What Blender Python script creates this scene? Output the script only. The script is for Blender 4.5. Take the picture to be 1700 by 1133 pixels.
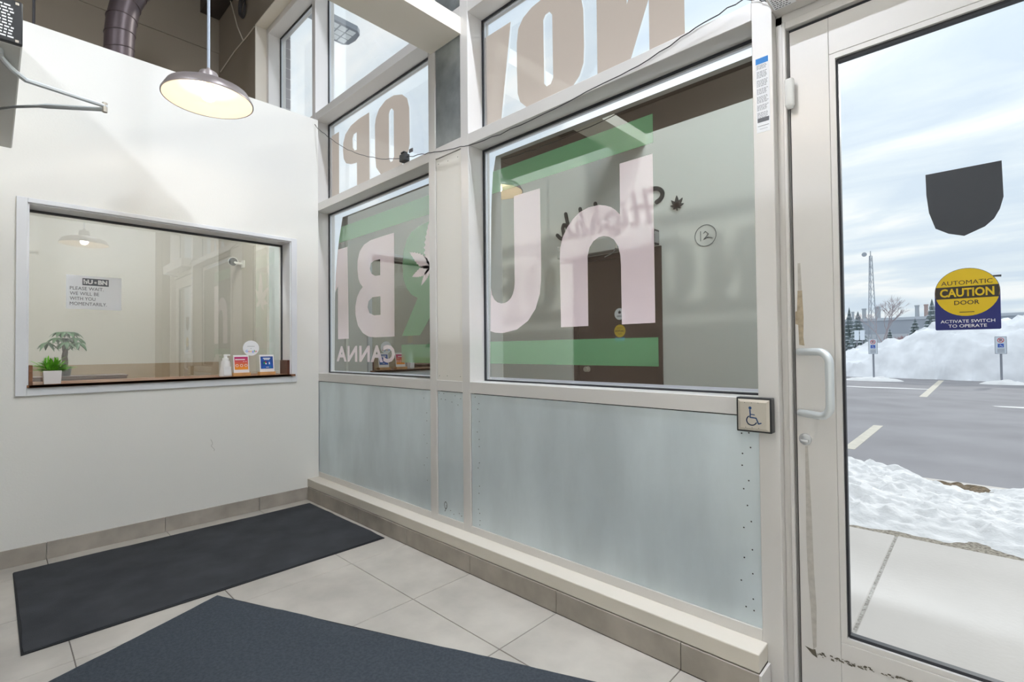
import bpy, bmesh, math, random
from mathutils import Vector, Matrix, noise
from mathutils.geometry import tessellate_polygon
random.seed(7)
for o in list(bpy.data.objects): bpy.data.objects.remove(o)
sc = bpy.context.scene
COL = sc.collection
PI = math.pi

# ------------------------------------------------------------------ camera
HEAD, PITCH, ROLL, FPX = 7.58684474e-01, 1.74435368e-02, -9.70013012e-03, 820.586
cam_d = bpy.data.cameras.new('camera'); cam = bpy.data.objects.new('camera', cam_d); COL.objects.link(cam)
F = Vector((-math.sin(HEAD)*math.cos(PITCH), math.cos(HEAD)*math.cos(PITCH), math.sin(PITCH)))
Rt = Vector((math.cos(HEAD), math.sin(HEAD), 0)); U0 = Rt.cross(F)
Rr = math.cos(ROLL)*Rt + math.sin(ROLL)*U0; Ur = -math.sin(ROLL)*Rt + math.cos(ROLL)*U0
Mx = Matrix(((Rr.x, Ur.x, -F.x, 3.99662), (Rr.y, Ur.y, -F.y, -1.87598), (Rr.z, Ur.z, -F.z, 1.2), (0, 0, 0, 1)))
cam.matrix_world = Mx
cam_d.sensor_fit = 'HORIZONTAL'; cam_d.sensor_width = 36; cam_d.lens = 36*FPX/1700
cam_d.clip_start = 0.02; cam_d.clip_end = 600
sc.camera = cam
# ------------------------------------------------------------------ exposure
sc.view_settings.view_transform = 'Standard'; sc.view_settings.look = 'None'
sc.view_settings.gamma = 1; sc.view_settings.exposure = 0.0; sc.view_settings.use_curve_mapping = False

def lin(c):
    return tuple(((v/255)/12.92 if v/255 <= .04045 else ((v/255+.055)/1.055)**2.4) for v in c) + (1,)

# ------------------------------------------------------------------ sky: soft layered winter overcast
SKY = 1.1
w = bpy.data.worlds.new('overcast_sky'); sc.world = w; w.use_nodes = True
nt = w.node_tree; nt.nodes.clear()
def wn(t, **k):
    n = nt.nodes.new(t)
    for a, b in k.items(): setattr(n, a, b)
    return n
tc = wn('ShaderNodeTexCoord'); sep = wn('ShaderNodeSeparateXYZ'); nt.links.new(tc.outputs['Generated'], sep.inputs[0])
ab = wn('ShaderNodeMath', operation='ABSOLUTE'); nt.links.new(sep.outputs[2], ab.inputs[0])
ad = wn('ShaderNodeMath', operation='ADD'); ad.inputs[1].default_value = .22; nt.links.new(ab.outputs[0], ad.inputs[0])
dv = wn('ShaderNodeVectorMath', operation='DIVIDE'); cmb = wn('ShaderNodeCombineXYZ')
for i in range(3): nt.links.new(ad.outputs[0], cmb.inputs[i])
nt.links.new(tc.outputs['Generated'], dv.inputs[0]); nt.links.new(cmb.outputs[0], dv.inputs[1])
mp = wn('ShaderNodeMapping'); mp.inputs['Scale'].default_value = (1.0, 2.3, .6); mp.inputs['Rotation'].default_value = (0, 0, -.25)
nt.links.new(dv.outputs[0], mp.inputs[0])
nz = wn('ShaderNodeTexNoise'); nz.inputs['Scale'].default_value = 1.7; nz.inputs['Detail'].default_value = 6; nz.inputs['Roughness'].default_value = .52
nz.inputs['Distortion'].default_value = .35
nt.links.new(mp.outputs[0], nz.inputs['Vector'])
rp = wn('ShaderNodeValToRGB'); rp.color_ramp.elements[0].position = .36; rp.color_ramp.elements[1].position = .64
rp.color_ramp.elements[0].color = lin((209, 221, 234)); rp.color_ramp.elements[1].color = lin((245, 246, 247))
e = rp.color_ramp.elements.new(.5); e.color = lin((222, 231, 239))
nt.links.new(nz.outputs[0], rp.inputs[0])
mx_ = wn('ShaderNodeMath', operation='MAXIMUM'); mx_.inputs[1].default_value = 0; nt.links.new(sep.outputs[2], mx_.inputs[0])
el = wn('ShaderNodeMath', operation='MULTIPLY_ADD'); el.inputs[1].default_value = .5*SKY; el.inputs[2].default_value = .93*SKY; nt.links.new(mx_.outputs[0], el.inputs[0])   # overcast: brighter overhead
bg = wn('ShaderNodeBackground'); nt.links.new(el.outputs[0], bg.inputs[1])
wo = wn('ShaderNodeOutputWorld'); nt.links.new(rp.outputs[0], bg.inputs[0]); nt.links.new(bg.outputs[0], wo.inputs[0])
# hazy low sun behind the cloud, in front of the storefront
sun_d = bpy.data.lights.new('hazy_sun', 'SUN'); sun_d.energy = 1.3; sun_d.angle = math.radians(2.5); sun_d.color = (1, .97, .93)
sun = bpy.data.objects.new('hazy_sun', sun_d); COL.objects.link(sun)
sun.rotation_euler = Vector((.327, 2.06, .894)).to_track_quat('Z', 'Y').to_euler()
LAMP_BULB = 75.0      # pendant bulb radiance
FILL_STRIP = 282.0       # radiance of the unseen ceiling strips added as interior fill

# ------------------------------------------------------------------ materials
M = {}
def mat(name, col, rough=.5, metal=0., bump=0., bscale=40., vary=0., vscale=6., col2=None, spec=.5, emit=None, estr=0., stretch=None, detail=5., coat=0.):
    m = bpy.data.materials.new(name); m.use_nodes = True; t = m.node_tree; b = t.nodes['Principled BSDF']
    c = lin(col); b.inputs['Roughness'].default_value = rough; b.inputs['Metallic'].default_value = metal
    b.inputs['Specular IOR Level'].default_value = spec; b.inputs['Base Color'].default_value = c
    b.inputs['Coat Weight'].default_value = coat
    if emit: b.inputs['Emission Color'].default_value = lin(emit); b.inputs['Emission Strength'].default_value = estr
    def vec():
        tcn = t.nodes.new('ShaderNodeTexCoord'); mpn = t.nodes.new('ShaderNodeMapping')
        if stretch: mpn.inputs['Scale'].default_value = stretch
        t.links.new(tcn.outputs['Object'], mpn.inputs[0]); return mpn
    if vary or col2:
        n = t.nodes.new('ShaderNodeTexNoise'); n.inputs['Scale'].default_value = vscale; n.inputs['Detail'].default_value = detail
        t.links.new(vec().outputs[0], n.inputs['Vector'])
        r = t.nodes.new('ShaderNodeValToRGB'); r.color_ramp.elements[0].position = .33; r.color_ramp.elements[1].position = .67
        c2 = lin(col2) if col2 else tuple(max(0, x*(1-vary)) for x in c[:3]) + (1,)
        r.color_ramp.elements[0].color = c2; r.color_ramp.elements[1].color = c
        t.links.new(n.outputs[0], r.inputs[0]); t.links.new(r.outputs[0], b.inputs['Base Color'])
    if bump:
        n = t.nodes.new('ShaderNodeTexNoise'); n.inputs['Scale'].default_value = bscale; n.inputs['Detail'].default_value = 4
        t.links.new(vec().outputs[0], n.inputs['Vector'])
        bp = t.nodes.new('ShaderNodeBump'); bp.inputs['Strength'].default_value = bump; bp.inputs['Distance'].default_value = .01
        t.links.new(n.outputs[0], bp.inputs['Height']); t.links.new(bp.outputs[0], b.inputs['Normal'])
    M[name] = m; return m

def glass(name, refl, tint=(255, 255, 255), fres=.8):
    m = bpy.data.materials.new(name); m.use_nodes = True; t = m.node_tree; t.nodes.clear()
    tr = t.nodes.new('ShaderNodeBsdfTransparent'); tr.inputs[0].default_value = lin(tint)
    gl = t.nodes.new('ShaderNodeBsdfGlossy'); gl.inputs['Roughness'].default_value = 0; gl.inputs[0].default_value = (1, 1, 1, 1)
    lw = t.nodes.new('ShaderNodeFresnel'); lw.inputs[0].default_value = 1.45
    mu = t.nodes.new('ShaderNodeMath'); mu.operation = 'MULTIPLY_ADD'; mu.inputs[1].default_value = fres; mu.inputs[2].default_value = refl; mu.use_clamp = True
    mx = t.nodes.new('ShaderNodeMixShader'); o = t.nodes.new('ShaderNodeOutputMaterial')
    t.links.new(lw.outputs[0], mu.inputs[0]); t.links.new(mu.outputs[0], mx.inputs[0])
    t.links.new(tr.outputs[0], mx.inputs[1]); t.links.new(gl.outputs[0], mx.inputs[2]); t.links.new(mx.outputs[0], o.inputs[0])
    M[name] = m

def vinyl(name, col, refl, transl=.0, tcol=None, grad=False):
    """printed vinyl on the window: diffuse face, some light passing through, mirror gloss of the glass"""
    m = bpy.data.materials.new(name); m.use_nodes = True; t = m.node_tree; t.nodes.clear()
    d = t.nodes.new('ShaderNodeBsdfDiffuse'); d.inputs[0].default_value = lin(col)
    tr = t.nodes.new('ShaderNodeBsdfTranslucent'); tr.inputs[0].default_value = lin(tcol or col)
    a = t.nodes.new('ShaderNodeMixShader'); a.inputs[0].default_value = transl
    t.links.new(d.outputs[0], a.inputs[1]); t.links.new(tr.outputs[0], a.inputs[2])
    gl = t.nodes.new('ShaderNodeBsdfGlossy'); gl.inputs['Roughness'].default_value = .004; gl.inputs[0].default_value = lin((238, 247, 243))
    mx = t.nodes.new('ShaderNodeMixShader'); mx.inputs[0].default_value = refl
    o = t.nodes.new('ShaderNodeOutputMaterial')
    t.links.new(a.outputs[0], mx.inputs[1]); t.links.new(gl.outputs[0], mx.inputs[2]); t.links.new(mx.outputs[0], o.inputs[0])
    M[name] = m

def emis(name, col, s):
    m = bpy.data.materials.new(name); m.use_nodes = True; t = m.node_tree; t.nodes.clear()
    e = t.nodes.new('ShaderNodeEmission'); e.inputs[0].default_value = lin(col); e.inputs[1].default_value = s
    o = t.nodes.new('ShaderNodeOutputMaterial'); t.links.new(e.outputs[0], o.inputs[0]); M[name] = m

mat('cream_paint', (234, 232, 225), .55, bump=.05, bscale=90)
mat('taupe_paint', (136, 126, 112), .7, bump=.06, bscale=60)
mat('beige_paint', (204, 200, 192), .65, bump=.05, bscale=80)
mat('jamb_paint', (216, 209, 196), .5)
mat('dark_ceiling', (92, 84, 78), .8)
mat('dark_steel', (62, 54, 50), .55, vary=.25)
mat('frame_alu', (220, 217, 213), .36, .15, bump=.02, bscale=200, spec=.6)
mat('frame_alu_satin', (205, 207, 210), .3, .75, bump=.03, bscale=120, stretch=(1, 1, 8))
mat('window_casing', (228, 229, 231), .4)
mat('gasket', (38, 40, 46), .5)
mat('galvanised', (224, 235, 239), .36, .35, bump=.06, bscale=14, vary=.16, vscale=5, stretch=(1, 1, .35))
mat('galvanised_dull', (178, 185, 186), .42, .75, bump=.08, bscale=20, vary=.3, vscale=9)
mat('white_panel', (226, 222, 213), .4, bump=.02)
mat('screw', (70, 74, 74), .4, .8)
mat('stone_tile', (192, 186, 176), .5, bump=.06, bscale=60, vary=.24, vscale=4, detail=10)
mat('base_tile', (174, 166, 155), .55, bump=.06, bscale=60, vary=.25, vscale=7, detail=8)
mat('grout', (118, 111, 103), .8)
mat('mat_pile', (76, 78, 81), .95, bump=.7, bscale=420, vary=.28, vscale=5, spec=.1)
mat('mat_pile_blue', (92, 99, 107), .95, bump=.9, bscale=520, vary=.25, vscale=90, spec=.1)
mat('mat_edge', (36, 37, 39), .8)
mat('wood_ledge', (142, 96, 66), .4, vary=.3, vscale=12, stretch=(6, .6, 6))
mat('dark_wood', (92, 50, 36), .35, vary=.35, vscale=10, stretch=(6, .6, 6))
mat('pine', (214, 164, 106), .5, vary=.15, vscale=14)
mat('wainscot_wood', (168, 146, 120), .6, vary=.12, vscale=5)
mat('brown_door', (74, 60, 48), .5, vary=.08)
mat('brown_door_frame', (66, 54, 45), .5)
mat('shade_outer', (150, 141, 139), .35, .3)
mat('shade_inner', (206, 196, 180), .5)
mat('lamp_rod', (190, 200, 214), .3, .4)
emis('bulb_glow', (255, 238, 218), LAMP_BULB)
emis('led_glow', (236, 243, 255), FILL_STRIP)
emis('led_glow_low', (250, 248, 245), 80)  # glow of the hidden strips added to brighten the reception
emis('led_lens', (226, 234, 240), .75)
mat('fixture_white', (225, 225, 222), .4)
mat('operator_grey', (206, 206, 202), .4, .3)
mat('arm_grey', (218, 224, 226), .35, .4)
mat('black_plastic', (34, 35, 37), .4)
mat('charcoal', (58, 60, 62), .45)
mat('charcoal_grey', (128, 126, 124), .6)
mat('scuff_wall', (176, 170, 160), .7)
mat('white_plastic', (236, 236, 232), .4)
mat('white_paper', (246, 248, 251), .6)
mat('print_white', (240, 240, 240), .6)
mat('print_black', (40, 40, 44), .6)
mat('print_grey', (104, 106, 112), .6)
mat('print_lightgrey', (176, 178, 182), .6)
mat('print_blue', (36, 128, 206), .5)
mat('steel_plate', (206, 199, 186), .35, .55, bump=.02, bscale=150)
mat('access_blue', (28, 72, 122), .45)
mat('sticker_black', (50, 54, 60), .5)
mat('sticker_yellow', (212, 180, 0), .45)
mat('sticker_navy', (16, 28, 104), .45)
mat('sticker_dark', (44, 36, 26), .5)
mat('sticker_sky', (96, 156, 196), .5)
mat('pot_white', (232, 228, 226), .35)
mat('pot_black', (52, 45, 46), .4)
mat('soil', (60, 45, 34), .9)
mat('leaf_bright', (118, 200, 48), .5, vary=.45, vscale=30)
mat('leaf_dark', (40, 92, 44), .45, vary=.3, vscale=20)
mat('bark', (104, 88, 72), .8, vary=.3, vscale=30)
mat('bottle_clear', (226, 224, 222), .25, coat=.4)
mat('card_white', (242, 240, 240), .4)
mat('card_navy', (22, 38, 84), .4, col2=(28, 92, 186), vscale=22)
for i, c in enumerate([(66, 133, 244), (219, 68, 55), (240, 176, 0), (66, 133, 244), (15, 157, 88), (219, 68, 55)]): mat('print_g%d' % i, c, .6)
mat('duct_metal', (92, 80, 82), .42, .35, vary=.2, vscale=6)
mat('duct_seam', (74, 62, 64), .5)
mat('cable_black', (48, 46, 48), .5)
mat('cord_white', (205, 198, 184), .6)
mat('tape_brown', (190, 174, 148), .7, vary=.3, vscale=60)
mat('tape_pale', (196, 191, 183), .7, vary=.18, vscale=50)
mat('scuff_dark', (112, 106, 92), .8, vary=.4, vscale=80)
mat('brick_face', (150, 146, 152), .8, vary=.2, vscale=9)
mat('joint_grit', (200, 196, 190), .9, bump=.8, bscale=120, col2=(140, 132, 124), vscale=60)
mat('mortar', (206, 204, 204), .9)
mat('facade', (190, 188, 188), .8)
mat('concrete', (204, 197, 191), .8, bump=.12, bscale=40, vary=.07, vscale=3, detail=8)
mat('gravel', (112, 102, 92), .95, bump=1., bscale=140, col2=(196, 186, 170), vscale=60)
mat('grass_dead', (150, 128, 100), .95, bump=1., bscale=120, col2=(104, 92, 78), vscale=70)
mat('asphalt', (150, 147, 151), .9, bump=.35, bscale=160, vary=.22, vscale=.9, detail=12)
mat('road_paint', (210, 202, 188), .8, vary=.15, vscale=8)
mat('snow', (236, 234, 234), .8, bump=1., bscale=22, vary=.08, vscale=2.5, detail=9)
mat('snow_dirty', (246, 247, 251), .85, bump=.5, bscale=3, col2=(222, 223, 227), vscale=1.6, detail=9)
mat('sign_white', (214, 222, 232), .5)
mat('sign_red', (204, 70, 78), .5)
mat('sign_blue', (40, 92, 190), .5)
mat('post_steel', (142, 146, 156), .5, .4)
mat('conifer', (96, 112, 110), .9, col2=(150, 162, 168), vscale=2.2)
mat('conifer_snow', (206, 214, 222), .9)
mat('bare_wood', (168, 158, 162), .9)
mat('red_twig', (170, 140, 142), .9)
mat('bldg_grey', (166, 172, 182), .8, vary=.1, vscale=.3)
mat('bldg_light', (190, 196, 204), .8)
mat('stack_grey', (176, 182, 188), .8)
mat('stack_brown', (176, 156, 152), .8)
mat('mast_grey', (164, 172, 182), .6)
mat('sign_letter_black', (62, 64, 62), .45)
glass('clear_glass', .0, (252, 254, 254), .3)
glass('reception_glass', .09, (244, 246, 244), .35)
vinyl('film_dark', (84, 72, 64), .43)
vinyl('film_green', (116, 164, 122), .36, .08, (112, 160, 118))
vinyl('film_pink', (253, 236, 240), .30, .06, (252, 230, 235))
vinyl('film_taupe', (206, 194, 184), .06, .4, (206, 192, 180))

# ------------------------------------------------------------------ helpers
def wloc(o):
    v = Vector((0, 0, 0))
    while o: v += Vector(o.location); o = o.parent
    return v
def link(o, parent=None):
    COL.objects.link(o)
    if parent is not None: o.parent = parent
    return o
def obj(name, bm, m, parent=None, smooth=False, label=None):
    """one mesh object from world-space geometry; origin at the parent's origin or at its own base centre"""
    bmesh.ops.recalc_face_normals(bm, faces=bm.faces[:])
    me = bpy.data.meshes.new(name)
    if parent is not None: off = wloc(parent); loc = Vector((0, 0, 0))
    else:
        xs = [v.co for v in bm.verts]
        off = Vector(((min(c.x for c in xs)+max(c.x for c in xs))/2, (min(c.y for c in xs)+max(c.y for c in xs))/2, min(c.z for c in xs))); loc = off
    for v in bm.verts: v.co -= off
    if smooth:
        for f in bm.faces: f.smooth = True
    bm.to_mesh(me); bm.free(); me.materials.append(M[m])
    o = bpy.data.objects.new(name, me); o.location = loc
    if smooth:
        me.set_sharp_from_angle(angle=math.radians(38))
    if label: o['label'] = label
    return link(o, parent)
def thing(name, label, cat, loc, group=None):
    o = bpy.data.objects.new(name, None); o.location = loc; o.empty_display_size = .1; link(o)
    o['label'] = label; o['category'] = cat
    if group: o['group'] = group
    return o
def tag(o, label, cat, group=None):
    o['label'] = label; o['category'] = cat
    if group: o['group'] = group
    return o
def struct(name, loc=(0, 0, 0), label=None, cat=None):
    o = bpy.data.objects.new(name, None); o.location = loc; o.empty_display_size = .1; link(o); o['kind'] = 'structure'
    if label: o['label'] = label
    if cat: o['category'] = cat
    return o
def stag(o, label, cat): o['kind'] = 'structure'; o['label'] = label; o['category'] = cat; return o
def B(*boxes, bevel=0., seg=1, bm=None):
    bm = bm or bmesh.new()
    for (x0, x1, y0, y1, z0, z1) in boxes:
        vs = [bm.verts.new((x, y, z)) for x in (x0, x1) for y in (y0, y1) for z in (z0, z1)]
        for f in ((0, 1, 3, 2), (4, 6, 7, 5), (0, 4, 5, 1), (2, 3, 7, 6), (0, 2, 6, 4), (1, 5, 7, 3)):
            bm.faces.new([vs[i] for i in f])
    if bevel:
        bmesh.ops.recalc_face_normals(bm, faces=bm.faces[:])
        bmesh.ops.bevel(bm, geom=bm.edges[:], offset=bevel, segments=seg, affect='EDGES', profile=.5)
    return bm
def tube(pts, r, n=10, bm=None, caps=True):
    bm = bm or bmesh.new(); pts = [Vector(p) for p in pts]
    rs = r if isinstance(r, (list, tuple)) else [r]*len(pts)
    rings = []; up = Vector((0, 0, 1)); pn = None
    for i, p in enumerate(pts):
        d = (pts[min(i+1, len(pts)-1)] - pts[max(i-1, 0)]).normalized()
        if pn is None:
            pn = d.orthogonal().normalized()
        pn = (pn - d*pn.dot(d)); pn = pn.normalized() if pn.length > 1e-6 else d.orthogonal().normalized()
        b = d.cross(pn)
        rings.append([bm.verts.new(p + rs[i]*(math.cos(2*PI*k/n)*pn + math.sin(2*PI*k/n)*b)) for k in range(n)])
    for a, c in zip(rings, rings[1:]):
        for k in range(n): bm.faces.new((a[k], a[(k+1) % n], c[(k+1) % n], c[k]))
    if caps: bm.faces.new(rings[0][::-1]); bm.faces.new(rings[-1])
    return bm
def lathe(prof, c, n=32, bm=None):
    bm = bm or bmesh.new(); rings = []
    for r, z in prof:
        rings.append([bm.verts.new((c[0]+r*math.cos(2*PI*k/n), c[1]+r*math.sin(2*PI*k/n), c[2]+z)) for k in range(n)] if r > 1e-5 else [bm.verts.new((c[0], c[1], c[2]+z))])
    for a, b in zip(rings, rings[1:]):
        for k in range(n):
            A = [a[k % len(a)], a[(k+1) % len(a)], b[(k+1) % len(b)], b[k % len(b)]]
            A = [v for i, v in enumerate(A) if v not in A[:i]]
            if len(A) > 2: bm.faces.new(A)
    return bm
# planes: (origin, right, up, outward normal)
INSIDE = (Vector((1, 0, 0)), Vector((0, 0, 1)), Vector((0, -1, 0)))      # storefront seen from the room
OUTSIDE = (Vector((-1, 0, 0)), Vector((0, 0, 1)), Vector((0, 1, 0)))     # seen from the car park / wall opposite
LEFTW = (Vector((0, 1, 0)), Vector((0, 0, 1)), Vector((1, 0, 0)))        # reception wall
RIGHTF = LEFTW
def poly(outer, holes=(), org=(0, 0, 0), ax=INSIDE, th=0., bm=None):
    """flat cut-out in a plane, optionally with thickness along the outward normal"""
    bm = bm or bmesh.new(); org = Vector(org)
    loops = [[Vector((p[0], p[1], 0)) for p in outer]] + [[Vector((p[0], p[1], 0)) for p in h] for h in holes]
    tris = tessellate_polygon(loops); flat = [p for l in loops for p in l]
    P = lambda p, d: org + ax[0]*p.x + ax[1]*p.y + ax[2]*d
    top = [bm.verts.new(P(p, th)) for p in flat]
    for t in tris:
        try: bm.faces.new([top[i] for i in t])
        except ValueError: pass
    if th:
        bot = [bm.verts.new(P(p, 0)) for p in flat]
        for t in tris:
            try: bm.faces.new([bot[i] for i in reversed(t)])
            except ValueError: pass
        k = 0
        for l in loops:
            n = len(l)
            for i in range(n): bm.faces.new((top[k+i], top[k+(i+1) % n], bot[k+(i+1) % n], bot[k+i]))
            k += n
    return bm
def rectp(u0, u1, v0, v1): return [(u0, v0), (u1, v0), (u1, v1), (u0, v1)]
def circ(cx, cy, r, n=32, a0=0, a1=2*PI): return [(cx+r*math.cos(a0+(a1-a0)*k/n), cy+r*math.sin(a0+(a1-a0)*k/n)) for k in range(n)]
def stroke(pts, wd, org, ax, th=0., bm=None):
    """constant-width line made of overlapping quads and round joints"""
    bm = bm or bmesh.new()
    for a, b in zip(pts, pts[1:]):
        d = Vector((b[0]-a[0], b[1]-a[1])); L = d.length
        if L < 1e-7: continue
        d /= L; n = Vector((-d.y, d.x))*wd/2
        poly([(a[0]-n.x, a[1]-n.y), (b[0]-n.x, b[1]-n.y), (b[0]+n.x, b[1]+n.y), (a[0]+n.x, a[1]+n.y)], (), org, ax, th, bm)
    for p in pts: poly(circ(p[0], p[1], wd/2, 8), (), org, ax, th*.98, bm)
    return bm
DG = None
def text(name, body, u0, u1, v0, v1, org, ax, m, parent, bold=0., shear=0., th=0., spacing=1.):
    """lettering fitted into the rectangle u0..u1 x v0..v1 of a plane"""
    cu = bpy.data.curves.new('t', 'FONT'); cu.body = body; cu.size = 1; cu.offset = bold; cu.shear = shear; cu.resolution_u = 3; cu.extrude = 0
    cu.space_character = spacing
    o = bpy.data.objects.new('t', cu); COL.objects.link(o)
    dg = bpy.context.evaluated_depsgraph_get(); me = bpy.data.meshes.new_from_object(o.evaluated_get(dg))
    bpy.data.objects.remove(o); bpy.data.curves.remove(cu)
    xs = [v.co.x for v in me.vertices]; ys = [v.co.y for v in me.vertices]
    a, b, c, d = min(xs), max(xs), min(ys), max(ys); org = Vector(org)
    bm = bmesh.new(); bm.from_mesh(me); bpy.data.meshes.remove(me)
    if th:
        r = bmesh.ops.extrude_face_region(bm, geom=bm.faces[:])
        for v in [g for g in r['geom'] if isinstance(g, bmesh.types.BMVert)]: v.co.z = 1
    for v in bm.verts:
        u = u0 + (v.co.x-a)/(b-a)*(u1-u0); q = v0 + (v.co.y-c)/(d-c)*(v1-v0)
        v.co = org + ax[0]*u + ax[1]*q + ax[2]*(th*v.co.z)
    return obj(name, bm, m, parent)
def grid(x0, x1, y0, y1, nx, ny, fz):
    bm = bmesh.new(); V = [[bm.verts.new((x0+(x1-x0)*i/nx, y0+(y1-y0)*j/ny, 0)) for j in range(ny+1)] for i in range(nx+1)]
    for r in V:
        for v in r: v.co.z = fz(v.co.x, v.co.y)
    for i in range(nx):
        for j in range(ny): bm.faces.new((V[i][j], V[i+1][j], V[i+1][j+1], V[i][j+1]))
    return bm
def fbm(x, y, z=0., o=4): return noise.fractal(Vector((x, y, z)), 1., 2., o)

# ================================================================== THE ROOM SHELL
OPP = -1.925     # wall opposite the storefront
# ---- floor with square stone tiles
bm = B((-2.27, 5.1, -6.0, .0, -.12, -.004))
floor = stag(obj('floor', bm, 'grout'), 'grey beige square stone tile floor of the entrance', 'floor')
TX = [0] + [.222 + .588*k for k in range(9)]; TX = [t for t in TX if t < 5.1] + [5.1]
TY = [-.1, -.466, -1.055, -1.643, -1.925]
g = .0018
for i in range(len(TX)-1):
    for j in range(len(TY)-1):
        obj('tile', B((TX[i]+g, TX[i+1]-g, TY[j+1]+g, TY[j]-g, -.006, random.uniform(-.0006, 0.)), bevel=.0012), 'stone_tile', floor)
# ---- partition with the reception window
OY0, OY1, OZ0, OZ1 = -1.733, -.227, 1.006, 2.081
PX = -.2
stag(obj('wall_left', B((PX, 0, -2.05, 0, 0, OZ0), (PX, 0, -2.05, 0, OZ1, 3.14), (PX, 0, -2.05, OY0, OZ0, OZ1), (PX, 0, OY1, 0, OZ0, OZ1)), 'cream_paint'),
     'cream painted partition wall with the reception window cut into it', 'wall')
obj('scuff_mark', stroke([(-.792, .58), (-.784, .562), (-.78, .545), (-.79, .535), (-.78, .52), (-.768, .505), (-.772, .495)], .0022, (.0004, 0, 0), LEFTW), 'scuff_wall', bpy.data.objects['wall_left'], label='thin curved scuff on the paint')
DX0, DX1, DZ = 1.01, 1.97, 2.105
stag(obj('wall_opposite', B((0, DX0, OPP-.125, OPP, 0, 3.14), (DX1, 5.1, OPP-.125, OPP, 0, 3.14), (DX0, DX1, OPP-.125, OPP, DZ, 3.14)), 'cream_paint'),
     'cream partition wall opposite the storefront, with the brown door', 'wall')
stag(obj('wall_right', B((5.1, 5.2, -6, .17, 0, 5.6)), 'cream_paint'), 'plain end wall right of the glass door', 'wall')
stag(obj('wall_reception', B((-2.37, -2.27, -6.1, .17, 0, 5.6)), 'beige_paint'), 'beige rear wall behind the reception partition', 'wall')
stag(obj('wall_rear', B((-2.37, 5.2, -6.1, -6.0, 0, 5.6)), 'taupe_paint'), 'taupe wall at the far end of the shop', 'wall')
stag(obj('wall_lower', B((-2.27, -1.12, -.1, .17, 0, 3.3)), 'beige_paint'), 'beige wall beside the high side window, under the taupe part', 'wall')
stag(obj('wall_front', B((-2.27, -1.12, -.1, .17, 3.3, 5.6), (-1.12, 5.1, -.1, .17, 4.42, 5.6), (4.65, 5.1, -.1, .17, 0, 4.42)), 'taupe_paint'),
     'taupe wall around the storefront glazing', 'wall')
stag(obj('ceiling', B((-2.37, 5.2, -6.1, .17, 5.6, 5.7)), 'dark_ceiling'), 'dark open ceiling high above the entrance', 'ceiling')
stag(obj('trim_1', B((1.545, 1.83, -6.0, 0, 3.045, 3.145)), 'jamb_paint'), 'boxed cream beam running from the storefront mullions into the room', 'beam')
stag(obj('trim_2', B((-2.27, 1.4, -.29, -.1, 5.0, 5.35)), 'dark_steel'), 'dark brown steel beam along the top of the taupe wall', 'beam')
stag(obj('trim_3', B((-2.27, -2.25, -6, -.1, 4.615, 5.6), (-2.27, -2.262, -6, -.1, 3.3, 4.615)), 'taupe_paint'), 'shallow taupe bulkhead at the top of the rear wall', 'bulkhead')
stag(obj('trim_4', B((-2.27, -2.255, -6, -.1, 0, 1.095)), 'wainscot_wood'), 'tan panelling on the lower reception wall', 'panelling')
# drywall return around the glazing behind the partition
stag(obj('trim_5', B((-1.128, -1.118, -.104, .0, 3.0, 4.42), (-1.128, 1.5, -.104, -.0, 4.418, 4.428)), 'jamb_paint'), 'cream plaster return beside the high side window', 'trim')
# ---- base tiles
bl = struct('baseboard_left', (0, -1, 0), 'grey stone base tiles along the cream partition wall', 'baseboard')
BY = [-1.925, -1.644, -1.064, -.467, -.1]
for a, b in zip(BY, BY[1:]): obj('tile', B((0, .01, a+.0015, b-.0015, 0, .098), bevel=.001), 'base_tile', bl)
bf = struct('baseboard_front', (1.7, -.1, 0), 'grey stone base tiles on the kerb below the storefront', 'baseboard')
BX = [0.01, .222, .812, 1.403, 1.985, 2.573, 3.163, 3.438]
for a, b in zip(BX, BX[1:]): obj('tile', B((a+.0015, b-.0015, -.1, -.086, 0, .1), bevel=.001), 'base_tile', bf)
obj('core', B((0, 3.436, -.09, .16, -.0, .103)), 'grout', bf)
obj('edge_strip', B((3.438, 3.446, -.102, -.004, 0, .101)), 'frame_alu', bf)
bo = struct('baseboard_opposite', (2, OPP, 0), 'grey stone base tiles along the wall with the brown door', 'baseboard')
for a, b in ((0.01, .48), (.483, .93), (2.06, 2.55), (2.553, 3.14), (3.143, 3.73), (3.733, 4.32), (4.323, 5.09)): obj('tile', B((a, b, OPP, OPP+.01, 0, .098)), 'base_tile', bo)
stag(obj('trim_6', B((0.0, 3.437, -.096, 0, .103, .166), bevel=.004, seg=2), 'jamb_paint'), 'cream painted sill box on top of the storefront kerb', 'sill')

# ================================================================== STOREFRONT
YF, YB, YG = 0.0, .17, .134
fr = struct('trim_7', (1.7, .08, .16), 'pale aluminium storefront frame of mullions and crossbars', 'window frame')
def mull(x0, x1, z0, z1): return obj('mullion', B((x0, x1, YF, YB, z0, z1), bevel=.0015), 'frame_alu', fr)
for x0, x1, z0 in ((-.105, -.045, .162), (1.515, 1.582, .162), (1.821, 1.887, .162), (3.42, 3.487, 0), (4.58, 4.65, 0), (-1.12, -1.07, .0)): mull(x0, x1, z0, 4.42)
BAYS = {'A': (-1.07, -.105), 'B': (-.045, 1.515), 'C': (1.582, 1.821), 'D': (1.887, 3.42), 'E': (3.487, 4.58)}
ROWS = [(.162, .205), (.955, 1.019), (2.376, 2.441), (3.15, 3.216), (4.36, 4.42)]
for k, (a, b) in BAYS.items():
    for r, (z0, z1) in enumerate(ROWS):
        if k == 'E' and r < 2: continue
        obj('crossbar', B((a, b, YF, YB, z0, z1), bevel=.0015), 'frame_alu', fr)
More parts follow.
